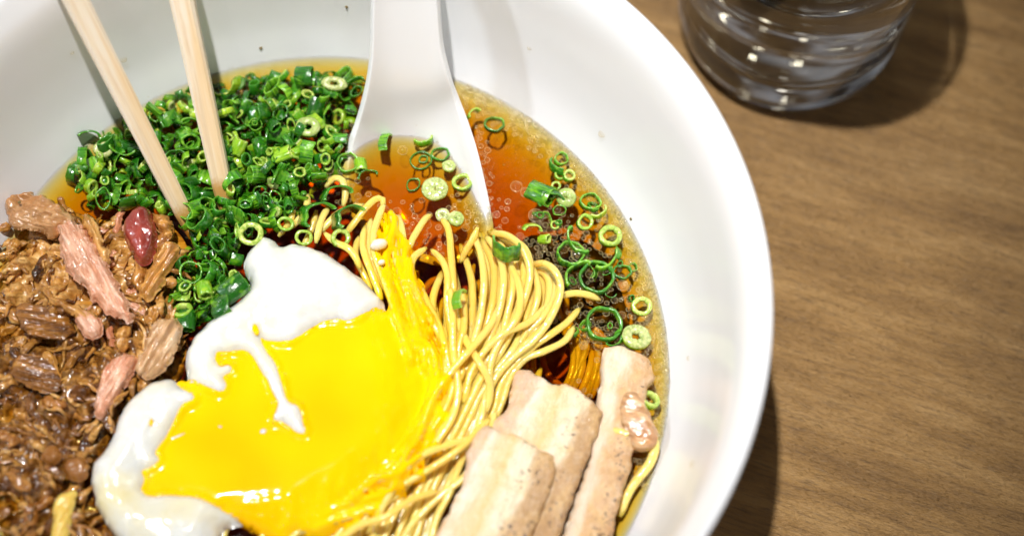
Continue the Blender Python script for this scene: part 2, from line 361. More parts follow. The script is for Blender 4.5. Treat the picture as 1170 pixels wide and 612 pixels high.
# ------------------------------------------------------------------ bowl
inner = [(0, .0085), (.02, .0087), (.04, .0098), (.056, .0122), (.066, .0152), (.074, .0195), (.0795, .0245), (.0822, .0282), (.0862, .0365), (.0892, .046), (.0915, .0555), (.0934, .0636), (.0950, .0684), (.0968, .0715), (.0982, .0736), (.0990, .0747)]
outer = [(.0996, .0750), (.1000, .0745), (.0999, .0736), (.0990, .0712), (.0968, .0660), (.0945, .0560), (.0915, .0450), (.0870, .0330), (.0800, .0210), (.0700, .0120), (.0580, .0070), (.0480, .0058), (.0462, .0040), (.0455, .0006), (.0440, .0), (.0418, .0), (.0408, .0010), (.0400, .0045), (.03, .005), (0, .005)]
pr = crom(np.array(inner), .0012).tolist() + outer
V, Fc = lathe(pr, 220)
add('ramen_bowl', V, Fc, 'bowl', 'large white glazed bowl filled with noodle soup', 'bowl')
def bowl_r(z): return float(np.interp(z, [p_[1] for p_ in inner], [p_[0] for p_ in inner]))
# ------------------------------------------------------------------ broth
rr = bowl_r(ZS)
pr = [(0, ZS), (.02, ZS), (.04, ZS), (.06, ZS), (rr - .004, ZS), (rr - .0014, ZS), (rr - .0005, ZS + .0001), (rr + .0004, ZS + .0003)]
pr += [(bowl_r(z) + .0004, z - .0003) for z in (.026, .0225, .018, .014, .0115)] + [(.03, .0088), (0, .0082)]
V, Fc = lathe(pr, 160)
add('soup_broth', V, Fc, 'broth', 'clear amber soy broth filling the white bowl', 'broth', kind='stuff')
# ------------------------------------------------------------------ spoon
ST = [ # left edge (px,py,z), right edge, centre depth below the mean edge height
 ((436, -210, .095), (484, -210, .095), .0010), ((431, -110, .0815), (490, -110, .0815), .0018), ((427, -40, .071), (497, -40, .071), .0024),
 ((425, 0, .0635), (501, 0, .0635), .0028), ((424, 50, .0535), (505, 50, .0535), .0034), ((421, 85, .0462), (513, 85, .0465), .0046),
 ((414, 118, .0385), (522, 112, .0400), .0066), ((407, 142, .0328), (532, 140, .0362), .0085), ((399, 166, .0288), (542, 172, .0338), .0105),
 ((394, 196, .0258), (550, 205, .0310), .0115), ((398, 232, .0238), (557, 238, .0284), .0112), ((420, 262, .0226), (560, 266, .0256), .0092),
 ((455, 284, .0225), (545, 288, .0238), .0055), ((490, 296, .0230), (515, 297, .0232), .0012)]
A = np.array([np.concatenate([P(*a), P(*b), [d]]) for a, b, d in ST]); A = crom(A, .0022); nc = 21; V = []; Fc = []
for row in A:
    l, r, d = row[:3], row[3:6], row[6]
    for j in range(nc):
        t = j / (nc - 1); p = l + (r - l) * t; e = abs(2 * t - 1); p = p.copy(); p[2] -= d * (1 - e ** 2.6); V.append(p)
nr = len(A)
for i in range(nr - 1):
    for j in range(nc - 1): Fc.append((i * nc + j, (i + 1) * nc + j, (i + 1) * nc + j + 1, i * nc + j + 1))
sp = add('soup_spoon', V, [f[::-1] for f in Fc], 'spoon', 'white porcelain soup spoon dipped in the broth', 'spoon')
md = sp.modifiers.new('thick', 'SOLIDIFY'); md.thickness = .0021; md.offset = 0
md = sp.modifiers.new('soft', 'BEVEL'); md.width = .0009; md.segments = 3; md.limit_method = 'ANGLE'; md.angle_limit = math.radians(50)
# ------------------------------------------------------------------ chopsticks
def stick(tip, tipz, rim, rimz, wt, wr, label, ext=.10, roll=.3):
    a = P(tip[0], tip[1], tipz); b = P(rim[0], rim[1], rimz); d = b - a; L = np.linalg.norm(d); d /= L
    top = b + d * ext; Lt = np.linalg.norm(top - a); sec = []; V = []; n_ = 26
    for i in range(n_ + 1):
        t = i / n_; hw_ = (wt + (wr - wt) * min(1, t * Lt / L)) / 2; c_ = hw_ * .28
        if i == 0: hw_ *= .82
        ring = [(-hw_, -hw_ + c_), (-hw_ + c_, -hw_), (hw_ - c_, -hw_), (hw_, -hw_ + c_), (hw_, hw_ - c_), (hw_ - c_, hw_), (-hw_ + c_, hw_), (-hw_, hw_ - c_)]
        V += [(x + .0001 * mn.noise(Vector((i * .4, k, L * 99))), y, t * Lt) for k, (x, y) in enumerate(ring)]
    Fc = [(i * 8 + k, i * 8 + (k + 1) % 8, (i + 1) * 8 + (k + 1) % 8, (i + 1) * 8 + k) for i in range(n_) for k in range(8)]
    Fc += [tuple(range(7, -1, -1)), tuple(n_ * 8 + k for k in range(8))]
    o = add('chopstick', V, Fc, 'chop', label, 'chopstick', 'wooden chopsticks standing in the soup', center=False, smooth=False)
    o.location = a; z = Vector(d); x = Vector((1, 0, 0)); x = (x - z * x.dot(z)).normalized(); y = z.cross(x)
    o.rotation_euler = (Matrix((x, y, z)).transposed() @ Matrix.Rotation(roll, 3, 'Z')).to_euler(); return o
stick((222, 268), .024, (68, -36), .0795, .0040, .0058, 'wooden chopstick whose tip dips beside the dark red meat', roll=.45)
stick((260, 240), .026, (188, -95), .0800, .0043, .0060, 'wooden chopstick with stained tip amid scallions, nearer the spoon', roll=.1)
# ------------------------------------------------------------------ noodles
NP = []
GN = 'noodle strands gathered in a folded bundle'
def noodle(pts, z0, z1=None, r=.00087, label='pale yellow noodle strand in the folded bundle beside the egg', group=GN, ends=0):
    """pts in photo pixels; height eases from z0 (start) to the mound and back"""
    n_ = len(pts); z1 = z1 if z1 is not None else [z0] * n_
    W = [P(x, y, ZS + z) for (x, y), z in zip(pts, z1)]
    pa = crom(np.array(W), .0011); sd = random.random() * 99
    pa = pa + np.array([[mn.noise(Vector((p[1] * 130, sd, i_))) * .00016 for i_ in range(3)] for p in pa])
    NP.append(np.concatenate([pa, np.full((len(pa), 1), r)], 1))
    V, Fc = tube(pa, lambda t: r * (1 + .10 * mn.noise(Vector((t * 9, sd, 0)))), 10, .82)
    return add('noodle', V, Fc, 'noodle', label, 'noodle', group)
def hump(n_, top, start=-.004, end=None, rise=2):
    e = top if end is None else end
    return [start + (top - start) * min(1, i / rise) ** .7 if i < rise else top + (e - top) * (i - rise) / max(1, n_ - 1 - rise) for i in range(n_)]
TR = {
 'A': ([(487,283),(472,296),(470,318),(484,350),(500,378),(513,410),(520,438),(516,462),(503,490),(480,530),(450,575),(425,625),(415,650)], .0072),
 'B': ([(493,285),(507,300),(512,320),(511,345),(515,375),(520,405)], .0045),
 'D': ([(541,268),(549,290),(553,318),(551,346),(545,378),(534,408),(518,440),(505,475),(484,516),(455,552),(425,580),(400,620),(385,650)], .0078),
 'E': ([(556,270),(570,290),(575,316),(572,348),(562,380),(548,412),(531,442),(513,476),(488,520),(463,554),(452,585),(436,620),(430,650)], .0080),
 'F': ([(570,276),(582,298),(586,325),(581,355),(570,392),(555,422),(540,450),(523,482),(500,522),(476,565),(458,602),(445,650)], .0074),
 'G': ([(560,266),(578,268),(594,280),(604,300),(605,320),(598,346),(585,377),(571,404),(550,432),(535,462),(520,492),(500,530),(482,570),(466,612),(455,650)], .0092),
 'H': ([(606,304),(620,301),(633,308),(640,324),(638,343),(626,368),(609,389),(590,404),(571,424),(556,452),(546,490),(530,520),(513,552),(496,601),(485,650)], .0086),
 'I': ([(604,300),(612,315),(615,335),(610,356),(602,378),(586,402),(564,430),(546,455),(530,490),(508,530),(490,570),(476,612),(466,650)], .0068),
 'K': ([(662,352),(648,368),(629,382),(609,396),(588,416),(572,440),(564,470),(548,500)], .0050),
 'L': ([(656,372),(645,389),(622,401),(600,410),(583,430),(574,458),(560,486),(535,505)], .0040),
 'C': ([(509,318),(515,338),(517,362),(518,400),(522,430),(523,452),(515,480),(492,514),(470,548),(440,574),(402,588),(371,597),(330,612),(300,640)], .0088),
 'D2': ([(526,330),(530,350),(530,375),(524,400),(528,425),(514,450),(498,482),(476,516),(448,536),(432,566),(418,590),(406,620),(400,650)], .0070),
 'A2': ([(452,392),(470,388),(488,393),(497,410),(501,432),(500,452),(488,478),(474,500),(460,526),(444,548),(424,572),(392,588),(350,596),(310,600),(275,595),(258,603),(250,640)], .0062),
 'A3': ([(486,410),(494,430),(491,452),(476,486),(458,513),(436,540),(408,560),(370,576),(325,588),(300,612),(290,650)], .0056),
 'X1': ([(560,478),(546,492),(520,516),(490,536),(460,553),(430,566),(395,575),(362,590),(335,612),(315,650)], .0082),
 'X2': ([(566,470),(556,500),(545,520),(530,545),(505,565),(478,590),(462,612),(452,650)], .0066),
 'X3': ([(538,508),(528,525),(514,562),(500,590),(492,620),(490,650)], .0050),
 'X4': ([(490,470),(478,500),(462,524),(448,560),(432,590),(420,640)], .0090),
}
for k, (pts, top) in TR.items():
    noodle(pts, 0, hump(len(pts), top, start=.0005 if k not in 'A2A3X1X2X3X4' else top * .6, end=.002))
# strands lower in the bundle: each runs between two of the traced ones
longs = ['A', 'D2', 'C', 'D', 'E', 'F', 'G', 'I', 'H']
def resamp(pts, m):
    q = crom(np.array(pts, float), 2.0); s = np.linspace(0, len(q) - 1, m); return np.stack([np.interp(s, np.arange(len(q)), q[:, j]) for j in (0, 1)], 1)
for lay in range(115):
    i = rng.integers(0, len(longs) - 1); a_ = resamp(TR[longs[i]][0], 12); b_ = resamp(TR[longs[i + 1]][0], 12)
    t = rng.random(); sh = rng.normal(0, 2.2, 2); wv = rng.normal(0, 3.2, (12, 2)); wv = (wv + np.roll(wv, 1, 0)) / 2
    q = a_ * (1 - t) + b_ * t + sh + wv; top = .0072 - .00005 * lay - rng.random() * .002
    cut = rng.integers(0, 2); q = q[cut:]
    noodle([tuple(x) for x in q], 0, hump(len(q), top, start=-.002, end=-.0005), r=rng.uniform(.00072, .00092))
for q_, tp in (([(575,340),(560,372),(538,398),(515,425),(495,455),(480,490),(455,520)], .0096), ([(520,350),(530,385),(548,415),(560,440),(556,470)], .0084), ([(628,345),(604,368),(578,380),(556,398),(538,425),(530,460)], .0092),
              ([(540,500),(512,508),(482,520),(455,540),(430,548),(405,566)], .0100), ([(500,560),(470,570),(440,590),(410,600),(380,622)], .0096), ([(582,300),(594,330),(590,362),(572,388),(560,420),(562,450)], .0098)):
    noodle(q_, 0, hump(len(q_), tp, start=tp - .004, end=tp - .004), r=.00088, label='thin noodle strand crossing over the folded bundle', group='noodle strands crossing over the bundle')
# strands at the top left of the fold, some coated with yolk
LN = 'pale noodle strand folding up beside the scallions above the egg'
TL = [([(394,269),(405,255),(418,238),(430,227),(438,229),(436,238)], .006), ([(439,232),(432,250),(427,268),(428,290),(436,312),(446,340),(456,372),(470,410)], .0068), ([(446,240),(451,256),(445,275),(441,298),(448,330),(460,365),(474,398)], .0058),
 ([(416,234),(402,238),(388,243),(376,254),(366,266)], .0048), ([(376,236),(368,250),(364,264),(361,278)], .005), ([(371,266),(384,277),(397,283),(406,293),(412,306)], .0070), ([(417,259),(414,280),(420,300),(428,320),(436,342)], .0066),
 ([(424,250),(421,270),(424,292),(432,312),(444,336),(452,360)], .005), ([(372,214),(381,204),(391,206),(395,222),(392,236)], .003), ([(455,246),(460,270),(463,300),(470,330),(480,365),(490,400),(497,430),(492,460)], .0048),
 ([(448,262),(452,290),(460,320),(470,352),(480,388),(486,420)], .0060), ([(436,270),(436,292),(444,318),(455,350),(464,380)], .0044), ([(410,270),(406,290),(414,310),(425,332)], .003), ([(330,262),(342,250),(350,236),(352,222)], .0025), ([(318,270),(330,255),(336,240)], .002), ([(345,285),(356,262),(362,240)], .002)]
for q, top in TL: noodle(q, 0, hump(len(q), top, start=top - .002, end=top - .001), label=LN, group='noodle strands folding up above the egg')
noodle([(466,288),(471,274),(479,260),(486,250),(493,245)], 0, [.004, .004, .003, .0015, 0], label='short noodle end sticking up left of the floating green scallion piece', group=None)
noodle([(504,250),(511,258),(514,272),(515,288),(517,310),(519,335)], 0, [.001, .0022, .003, .0035, .004, .004], label='noodle running down from the pale scallion pieces below the spoon', group=None)
noodle([(546,260),(540,274),(531,288),(526,300)], 0, [.0042, .0030, .0010, -.0005], label='blunt pale noodle end rising just left of the spoon tip', group=None)
noodle([(686,343),(672,337),(656,335),(640,338),(622,342),(608,352)], 0, [-.0002, .0015, .0022, .0028, .003, .001], label='lone noodle reaching right into the dark bubbly broth', group=None)
noodle([(694,478),(702,490),(716,495),(732,492),(744,496),(748,510),(742,530),(728,548),(716,566),(708,590)], 0, [.002, .0035, .004, .0045, .004, .003, .002, .001, 0, -.001], r=.0011, label='curled noodle between the slim pork slice and the bowl wall', group=None)
# submerged noodles under everything
LS = 'amber noodle strand sunk in the broth beneath the bundle'
for k in range(30):
    x = rng.uniform(470, 690); y = rng.uniform(300, 430); a0 = rng.uniform(-.6, .6) + 1.9; q = []; rr_ = rng.uniform(20, 50)
    for t in np.linspace(0, 1, 7): q.append((x + math.cos(a0 + t * 2) * rr_, y + math.sin(a0 + t * 2) * rr_ * 1.2))
    noodle(q, 0, [-.003 - rng.random() * .009] * 7, label=LS, group='noodles sunk in the broth')
for k in range(22):
    x = rng.uniform(300, 560); q = [(x + 60, 420), (x + 20 + rng.normal(0, 8), 500), (x - 10 + rng.normal(0, 10), 570), (x - 60, 660)]
    noodle(q, 0, [-.001 - rng.random() * .006] * 4, label=LS, group='noodles sunk in the broth')
for k in range(8):
    x = 648 + k * 5.5; q = [(x - 10, 372), (x + 6, 392), (x + rng.normal(0, 3), 425), (x - 10, 455)]
    noodle(q, 0, [-.006, -.004 - rng.random() * .003, -.005, -.007], label='orange tinted noodle under the broth behind the pork slices', group='noodles sunk behind the pork')
# ------------------------------------------------------------------ egg
ZE = ZS + .0055
EGG = [(282,287),(290,279),(300,269),(312,272),(322,280),(335,277),(352,281),(372,287),(390,299),(406,311),(424,325),(436,337),(441,350),(452,380),(462,420),(462,470),(440,520),(400,556),(350,582),(300,594),(268,598),(255,604),(246,624),(226,640),(180,638),(144,624),(124,600),(111,580),(105,560),(103,541),(106,527),(118,515),(128,496),(135,475),(148,455),(166,440),(182,431),(196,430),(208,436),(213,428),(210,414),(213,400),(222,382),(240,365),(256,354),(271,344),(283,330),(285,318),(279,308),(277,297)]
YOLK = [(444,338),(440,350),(429,351),(416,360),(398,368),(385,366),(361,373),(340,387),(326,392),(306,390),(298,388),(304,402),(315,418),(323,442),(329,460),(341,466),(346,482),(350,496),(339,495),(325,484),(313,481),(318,464),(308,440),(298,424),(288,408),(276,402),(262,404),(250,404),(247,412),(252,420),(264,418),(264,426),(255,432),(260,441),(254,449),(237,443),(220,433),(206,429),(200,433),(206,443),(224,456),(210,465),(199,484),(190,501),(178,519),(184,524),(176,534),(163,540),(166,549),(162,560),(172,568),(199,567),(227,570),(248,580),(266,590),(292,603),(318,616),(338,604),(366,608),(388,596),(398,606),(416,586),(430,592),(442,568),(462,566),(466,548),(486,546),(486,522),(506,514),(498,494),(516,474),(504,458),(518,436),(506,420),(512,396),(496,382),(500,360),(486,344),(484,312),(474,300),(470,272),(458,258),(454,240),(443,236),(432,256),(426,280),(430,305),(438,325)]
eo = outline(EGG, ZE, .0007, .00035, 380); yo = outline(YOLK, ZE + .001, .0006, .00022, 600)
def near_sdf(poly):
    x0, y0 = poly.min(0) - .012; x1, y1 = poly.max(0) + .012; st = .0007
    gx = np.arange(x0, x1, st); gy = np.arange(y0, y1, st); X, Y = np.meshgrid(gx, gy, indexing='ij'); D = sdf(poly, X, Y)[0]
    def f(x, y):
        u = (x - x0) / st; v = (y - y0) / st; i = int(u); j = int(v)
        if i < 0 or j < 0 or i >= D.shape[0] - 1 or j >= D.shape[1] - 1: return -.012
        u -= i; v -= j; return (D[i, j] * (1 - u) + D[i + 1, j] * u) * (1 - v) + (D[i, j + 1] * (1 - u) + D[i + 1, j + 1] * u) * v
    return f
EY = near_sdf(yo); EE = near_sdf(eo)
hx0, hy0, hst = -.09, -.11, .0005; HM = np.full((400, 440), -1.0)
for pa_ in NP:
    for x_, y_, z_, r_ in pa_:
        ci, cj = int((x_ - hx0) / hst), int((y_ - hy0) / hst)
        for a_ in range(-2, 3):
            for b_ in range(-2, 3):
                ii, jj = ci + a_, cj + b_
                if 0 <= ii < 400 and 0 <= jj < 440:
                    d2 = ((hx0 + ii * hst - x_) ** 2 + (hy0 + jj * hst - y_) ** 2) / (r_ * r_)
                    if d2 < 1.25: HM[ii, jj] = max(HM[ii, jj], z_ + r_ * .82 * math.sqrt(max(0, 1 - d2 * .8)))
def noodle_h(x, y):
    i = int(round((x - hx0) / hst)); j = int(round((y - hy0) / hst))
    return HM[i, j] if 0 <= i < 400 and 0 <= j < 440 else -1
def egg_top(x, y, d):
    h = ZE - .0030 + .0062 * round_prof(d, .0065) + .0009 * mn.noise(Vector((x * 95, y * 95, 2))) * min(1, d / .003)
    h += .00035 * fbm(x, y, 0, 330, 3) * min(1, d / .002)
    dy = EY(x, y)
    if dy > -.0015: h -= .0036 * min(1, (dy + .0015) / .004) ** 1.2 * min(1, d / .004)
    else: h += .0009 * min(1, (-dy - .0015) / .004)
    return h
V, Fc = slab(eo, egg_top, lambda x, y, d: ZE - .0030 - .004 * round_prof(d, .006), .0007)
egg = empty('poached_egg', (float(V[:, 0].mean()), float(V[:, 1].mean()), float(V[:, 2].min())), 'soft poached egg broken open, runny yolk spilling over noodles', 'egg')
def child(name, V, Fc, mat, par, label=None):
    o = add(name, np.asarray(V) - np.array(par.location), Fc, mat, parent=par, center=False)
    if label: o['label'] = label
    return o
child('egg_white', V, Fc, 'eggw', egg)
def yolk_top(x, y, d):
    b = egg_top(x, y, EE(x, y)) if EE(x, y) > 0 else ZE - .003
    u_ = min(1, max(0, (.007 - EE(x, y)) / .021)); lvl = ZE + .0019 - .0064 * u_ * u_ * (3 - 2 * u_) + (.0007 * mn.noise(Vector((x * 210, y * 130, 3))) + .0004 * mn.noise(Vector((x * 480, y * 300, 3)))) * min(1, 3 * u_)
    t = round_prof(d, .0026); nh = noodle_h(x, y); off = EE(x, y) < .0045
    if off: return max(lvl - (1 - t) * .0022, b if EE(x, y) > .0005 else -1, nh + .0005 * min(1, d / .0012) - .0004 * (d < .0004))
    return max(b + .0002 + .0009 * t, lvl * t + (1 - t) * (b + .0002)) + .0003 * mn.noise(Vector((x * 60, y * 60, 5))) * t
def yolk_bot(x, y, d):
    b = egg_top(x, y, EE(x, y)) if EE(x, y) > .0045 else ZE - .0055
    return b - .0004 - .001 * round_prof(d, .002)
V, Fc = slab(yo, yolk_top, yolk_bot, .0006); child('egg_yolk', V, Fc, 'yolk', egg)
# little islands of white lying on the yolk and yolk drips on the white
def scrap(px, py, L, W, ang, h=.0007, z=None, mat='eggw', name='egg_white_scrap'):
    c_ = P(px, py, ZE + .0014); z = z if z else c_[2]; k = 14; V = []
    pts = [(math.cos(2 * math.pi * i / k) * L * (1 + .25 * mn.noise(Vector((i * .9, px, 0)))), math.sin(2 * math.pi * i / k) * W * (1 + .3 * mn.noise(Vector((i * .9, py, 4))))) for i in range(k)]
    ca, sa = math.cos(ang), math.sin(ang); Q = np.array([(c_[0] + x * ca - y * sa, c_[1] + x * sa + y * ca) for x, y in pts])
    V, Fc = slab(crom(Q, .0004, True), lambda x, y, d: z + h * round_prof(d, W * .8), lambda x, y, d: z - .0006, .00035); child(name, V, Fc, mat, egg)
scrap(301, 493, .0010, .0008, .3); scrap(203, 499, .0027, .0006, .45); scrap(252, 488, .0008, .0005, 0)
scrap(433, 282, .0021, .0013, .3, .0012, ZE + .0030); scrap(436, 302, .0009, .0006, .3, .0006, ZE + .0028)
scrap(145, 519, .0022, .0007, -.2, .0003, ZE + .0034, 'yolk', 'yolk_drip'); scrap(174, 486, .0006, .0010, 0, .0003, ZE + .0038, 'yolk', 'yolk_drip'); scrap(293, 380, .0007, .0015, .4, .0003, ZE + .0036, 'yolk', 'yolk_drip')
# ------------------------------------------------------------------ pork belly slices
def slice_(px, z, th, mat, label, tilt=(0, 0), frame=0.0, rag=.0008, edge=.0012):
    q = outline(px, z, .0008, rag, 420); c_ = q.mean(0)
    def T_(x, y): return z + tilt[0] * (x - c_[0]) + tilt[1] * (y - c_[1])
    V, Fc = slab(q, lambda x, y, d: T_(x, y) - .0011 + .0013 * round_prof(d, edge) + .0005 * fbm(x, y, z * 50, 110, 4) * min(1, d / .001) + .00025 * mn.noise(Vector((x * 700, y * 700, 1))) * min(1, d / .001),
                 lambda x, y, d: T_(x, y) - th + .001 - .001 * round_prof(d, .0015), .0008)
    return add('pork_belly_slice', V, Fc, mat, label, 'pork slice', 'slices of pork belly by the right wall of the bowl', frame=frame)
fr = -.38
slice_([(593,421),(601,419),(612,423),(625,430),(632,437),(648,437),(660,443),(672,452),(684,463),(688,474),(684,490),(676,507),(668,530),(658,560),(646,592),(630,630),(618,655),(560,650),(575,600),(560,540),(552,500),(558,482),(570,472),(578,466),(581,450),(587,433)], ZS + .0062, .0055, 'belly_a', 'broad pork belly slice with peppery right edge, lying half under another', (.05, -.04), fr)
slice_([(546,489),(556,484),(568,488),(580,492),(596,497),(607,505),(619,513),(634,522),(632,548),(620,580),(608,612),(596,650),(480,655),(500,605),(514,580),(524,558),(531,535),(535,512)], ZS + .0088, .0035, 'belly_a', 'pale pork belly slice lying in front, on top of the broad one', (.02, -.03), fr)
slice_([(688,396),(698,392),(709,393),(724,398),(739,406),(746,416),(748,428),(740,446),(735,470),(726,500),(718,540),(708,575),(700,612),(690,655),(618,655),(640,612),(651,588),(662,556),(672,520),(680,482),(684,448),(687,420)], ZS + .0042, .0045, 'belly_b', 'slim pork slice with a white fat band along its left side', (.06, -.02), fr + .12)
slice_([(712,449),(720,444),(730,448),(738,458),(744,474),(752,492),(749,508),(736,513),(722,508),(714,494),(708,472)], ZS + .0052, .003, 'm_pale', 'small pinkish lump of pork on top of the slim slice', (0, 0), fr, .0006)
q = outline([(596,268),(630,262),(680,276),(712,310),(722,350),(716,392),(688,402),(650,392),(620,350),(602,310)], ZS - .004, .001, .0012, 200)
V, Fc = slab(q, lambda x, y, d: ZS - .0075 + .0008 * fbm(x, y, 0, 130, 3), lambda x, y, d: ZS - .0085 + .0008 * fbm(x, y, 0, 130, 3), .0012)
add('sunken_sheet', V, Fc, 'black_sheet', 'black sheet sunk in bubbly broth right of the noodles', 'seaweed')  # plain near-black sheet sunk in the broth right of the noodles
# ------------------------------------------------------------------ shredded pork
mound = [(-90,250),(-20,235),(12,228),(40,222),(80,236),(110,246),(150,246),(190,252),(212,276),(210,300),(200,330),(205,360),(212,392),(200,430),(160,446),(136,480),(118,515),(104,535),(106,570),(130,610),(150,660),(60,690),(-120,690)]
q = outline(mound, ZS, .0015); q_r = np.linalg.norm(q, axis=1); mx_ = bowl_r(ZS) - .001
q = np.where((q_r > mx_)[:, None], q * (mx_ / np.maximum(q_r, 1e-6))[:, None], q)
def mtop(x, y, d):
    e = min(1, d / .006); wx = x + .004 * mn.noise(Vector((x * 70, y * 70, 1))); wy = y + .004 * mn.noise(Vector((x * 70, y * 70, 6)))
    a_ = -.9 + 1.3 * mn.noise(Vector((x * 38, y * 38, 4))); u = wx * math.cos(a_) + wy * math.sin(a_); v = -wx * math.sin(a_) + wy * math.cos(a_)
    rid = 1 - abs(mn.noise(Vector((u * 110, v * 420, 2)))) * 2; rid2 = 1 - abs(mn.noise(Vector((u * 230, v * 950, 8)))) * 2
    lump = fbm(x, y, 3, 120, 3)
    low_ = min(1, max(0, (-.035 - y) / .03)); return ZS - .0022 - .0013 * low_ + e * (.0026 + .0044 * lump + .0016 * rid + .0006 * rid2 * (.5 + lump))
V, Fc = slab(q, mtop, lambda x, y, d: ZS - .007, .00055)
V = V.tolist(); nf0 = len(Fc); yth = P(100, 350, ZS)[1]; MI = [1 if np.mean([V[q_][1] + .012 * mn.noise(Vector((V[q_][0] * 120, V[q_][1] * 120, 2))) for q_ in f_[:1]]) > yth else 0 for f_ in Fc]; cnt_ = 0
def inq(poly, x, y): return sdf(poly, np.array([float(x)]), np.array([float(y)]))[0][0]
EGa = np.array(EGG, float); MDa = np.array(mound, float)
while cnt_ < 150:
    px_ = rng.uniform(-40, 214); py_ = rng.uniform(226, 650)
    if inq(MDa, px_, py_) < 3 or inq(EGa, px_, py_) > -3: continue
    cnt_ += 1; c0 = P(px_, py_, ZS + .003); th = 2.2 * mn.noise(Vector((px_ * .012, py_ * .012, 4))) * 2 + (.3 if py_ > 400 else -1.0) + rng.normal(0, .28); L_f = rng.uniform(.003, .009); kb = rng.normal(0, .3)
    pts_ = []
    for t_ in np.linspace(-.5, .5, 7):
        x_ = c0[0] + math.cos(th + kb * t_) * L_f * t_; y_ = c0[1] + math.sin(th + kb * t_) * L_f * t_
        pts_.append((x_, y_, mtop(x_, y_, .01) + .0001 + .0004 * (1 - 4 * t_ * t_) + rng.normal(0, .0001)))
    v_, f_ = tube(pts_, lambda u, rr_=rng.uniform(.0003, .0010): rr_ * (1 - .7 * (2 * u - 1) ** 2) * (1 + .35 * mn.noise(Vector((u * 5, L_f * 9999, 0)))), 9, .6, .8, False, 2)
    o_ = len(V); V += v_.tolist(); Fc += [[q_ + o_ for q_ in ff_] for ff_ in f_]; MI += [1 + int(rng.integers(0, 3))] * len(f_)
add('shredded_pork', V, Fc, ['m_sauce', 'm_tan', 'm_brown', 'm_tan'], 'mass of dark sauced pulled pork heaped along the left side', 'pulled pork', kind='stuff', mi=MI)
def shred_mesh(L, W, H, bend, fl=.35):
    n_ = 22; t = np.linspace(-.5, .5, n_); sd = random.random() * 90
    pa = np.stack([t * L, bend * L * (t * t * 4 - .5) + .1 * L * np.array([mn.noise(Vector((x * 3, sd, 0))) for x in t]), .12 * L * np.array([mn.noise(Vector((x * 3, sd, 8))) for x in t])], 1)
    V, Fc = tube(pa, lambda u: W / 2 * (1 - (2 * u - 1) ** 4 * .75) * (1 + fl * mn.noise(Vector((u * 7, sd, 3)))), 22, H / W, .55, False, 3)
    V = V + np.array([[0, mn.noise(Vector((v[0] * 900, v[1] * 900, sd))) * W * .07, mn.noise(Vector((v[0] * 500, v[1] * 1400, v[2] * 1400 + sd))) * W * .14] for v in V])
    return V, Fc
SH = []
for mat, col, wr_ in (('m_tan', 'tan', (1.6, 3.4)), ('m_brown', 'dark brown', (1.6, 3.6)), ('m_tan', 'golden tan', (.5, 1.1)), ('m_sauce', 'sauce darkened', (1.4, 3.0)), ('m_brown', 'brown', (.6, 1.4)), ('m_pink', 'pinkish', (1.4, 2.4))):
    for v_ in range(4):
        wd = rng.uniform(*wr_) * .001; V, Fc = shred_mesh(rng.uniform(4.5, 11) * .001, wd, wd * rng.uniform(.45, .8), rng.uniform(-.25, .25))
        me = bpy.data.meshes.new('pork_shred'); me.from_pydata(V.tolist(), [], [list(map(int, f)) for f in Fc]); me.materials.append(M[mat]); me.polygons.foreach_set('use_smooth', [True] * len(me.polygons)); SH.append((me, col))
mp_ = np.array([(x, y) for x, y in mound], float)
def inpoly(poly, x, y): return sdf(poly, np.array([float(x)]), np.array([float(y)]))[0][0]
placed = []; tries = 0
while len(placed) < 150 and tries < 9000:
    tries += 1; x = rng.uniform(-18, 212); y = rng.uniform(232, 640)
    if inpoly(mp_, x, y) < 4 or any((x - a) ** 2 + (y - b) ** 2 < 11 ** 2 for a, b in placed): continue
    if inpoly(np.array(EGG, float), x, y) > -5: continue
    placed.append((x, y)); low = (y > 430) or x < 30
    ch = [1, 3, 3, 4, 0, 2] if y > 400 else ([0, 1, 2, 3, 4, 0] if x < 90 else [0, 0, 2, 4, 1, 5])
    g = ch[rng.integers(0, len(ch))]; me, col = SH[g * 4 + rng.integers(0, 4)]
    q0 = P(x, y, ZS + .002); z = mtop(q0[0], q0[1], .01) + rng.uniform(-.0006, .0007)
    o = bpy.data.objects.new('pork_shred', me); COL.objects.link(o); o.location = P(x, y, z)
    o.rotation_euler = (rng.uniform(-.5, .5), rng.uniform(-.35, .35), 2.2 * mn.noise(Vector((x * .012, y * .012, 4))) * 2 + (.3 if y > 400 else -1.0) + rng.normal(0, .35))
    tag(o, col + ' shred of pulled pork in the sauced heap', 'pork shred', 'shreds of pulled pork in the heap')
def chunk(px, z, h, mat, label, frame, rag=.0010, fibre=.0007, ff=(70, 1300), hump_=.003, name='pork_chunk', step=.00035):
    q = outline(px, z, .0005, rag, 620); ca, sa = math.cos(frame), math.sin(frame)
    def tp(x, y, d):
        u = x * ca + y * sa; v = -x * sa + y * ca; e = min(1, d / .0012)
        return z + h * (.55 * round_prof(d, hump_) + .45 * min(1, d / .001)) + e * (fibre * fbm(u * ff[0] / 100, v * ff[1] / 100, z * 30, 100, 4) * 1.5 + .0008 * mn.noise(Vector((x * 210, y * 210, 3))))
    V, Fc = slab(q, tp, lambda x, y, d: z - .0015 * round_prof(d, .002), step)
    return add(name, V, Fc, mat, label, 'pork chunk', frame=frame)
chunk([(66,262),(78,254),(92,256),(102,268),(112,282),(122,300),(132,318),(141,334),(150,352),(152,366),(144,370),(130,362),(118,356),(112,346),(104,342),(98,330),(88,322),(78,312),(72,298),(68,282)], ZS + .0062, .0028, 'm_pink', 'long pink strip of pulled pork on top of the heap', -1.02)
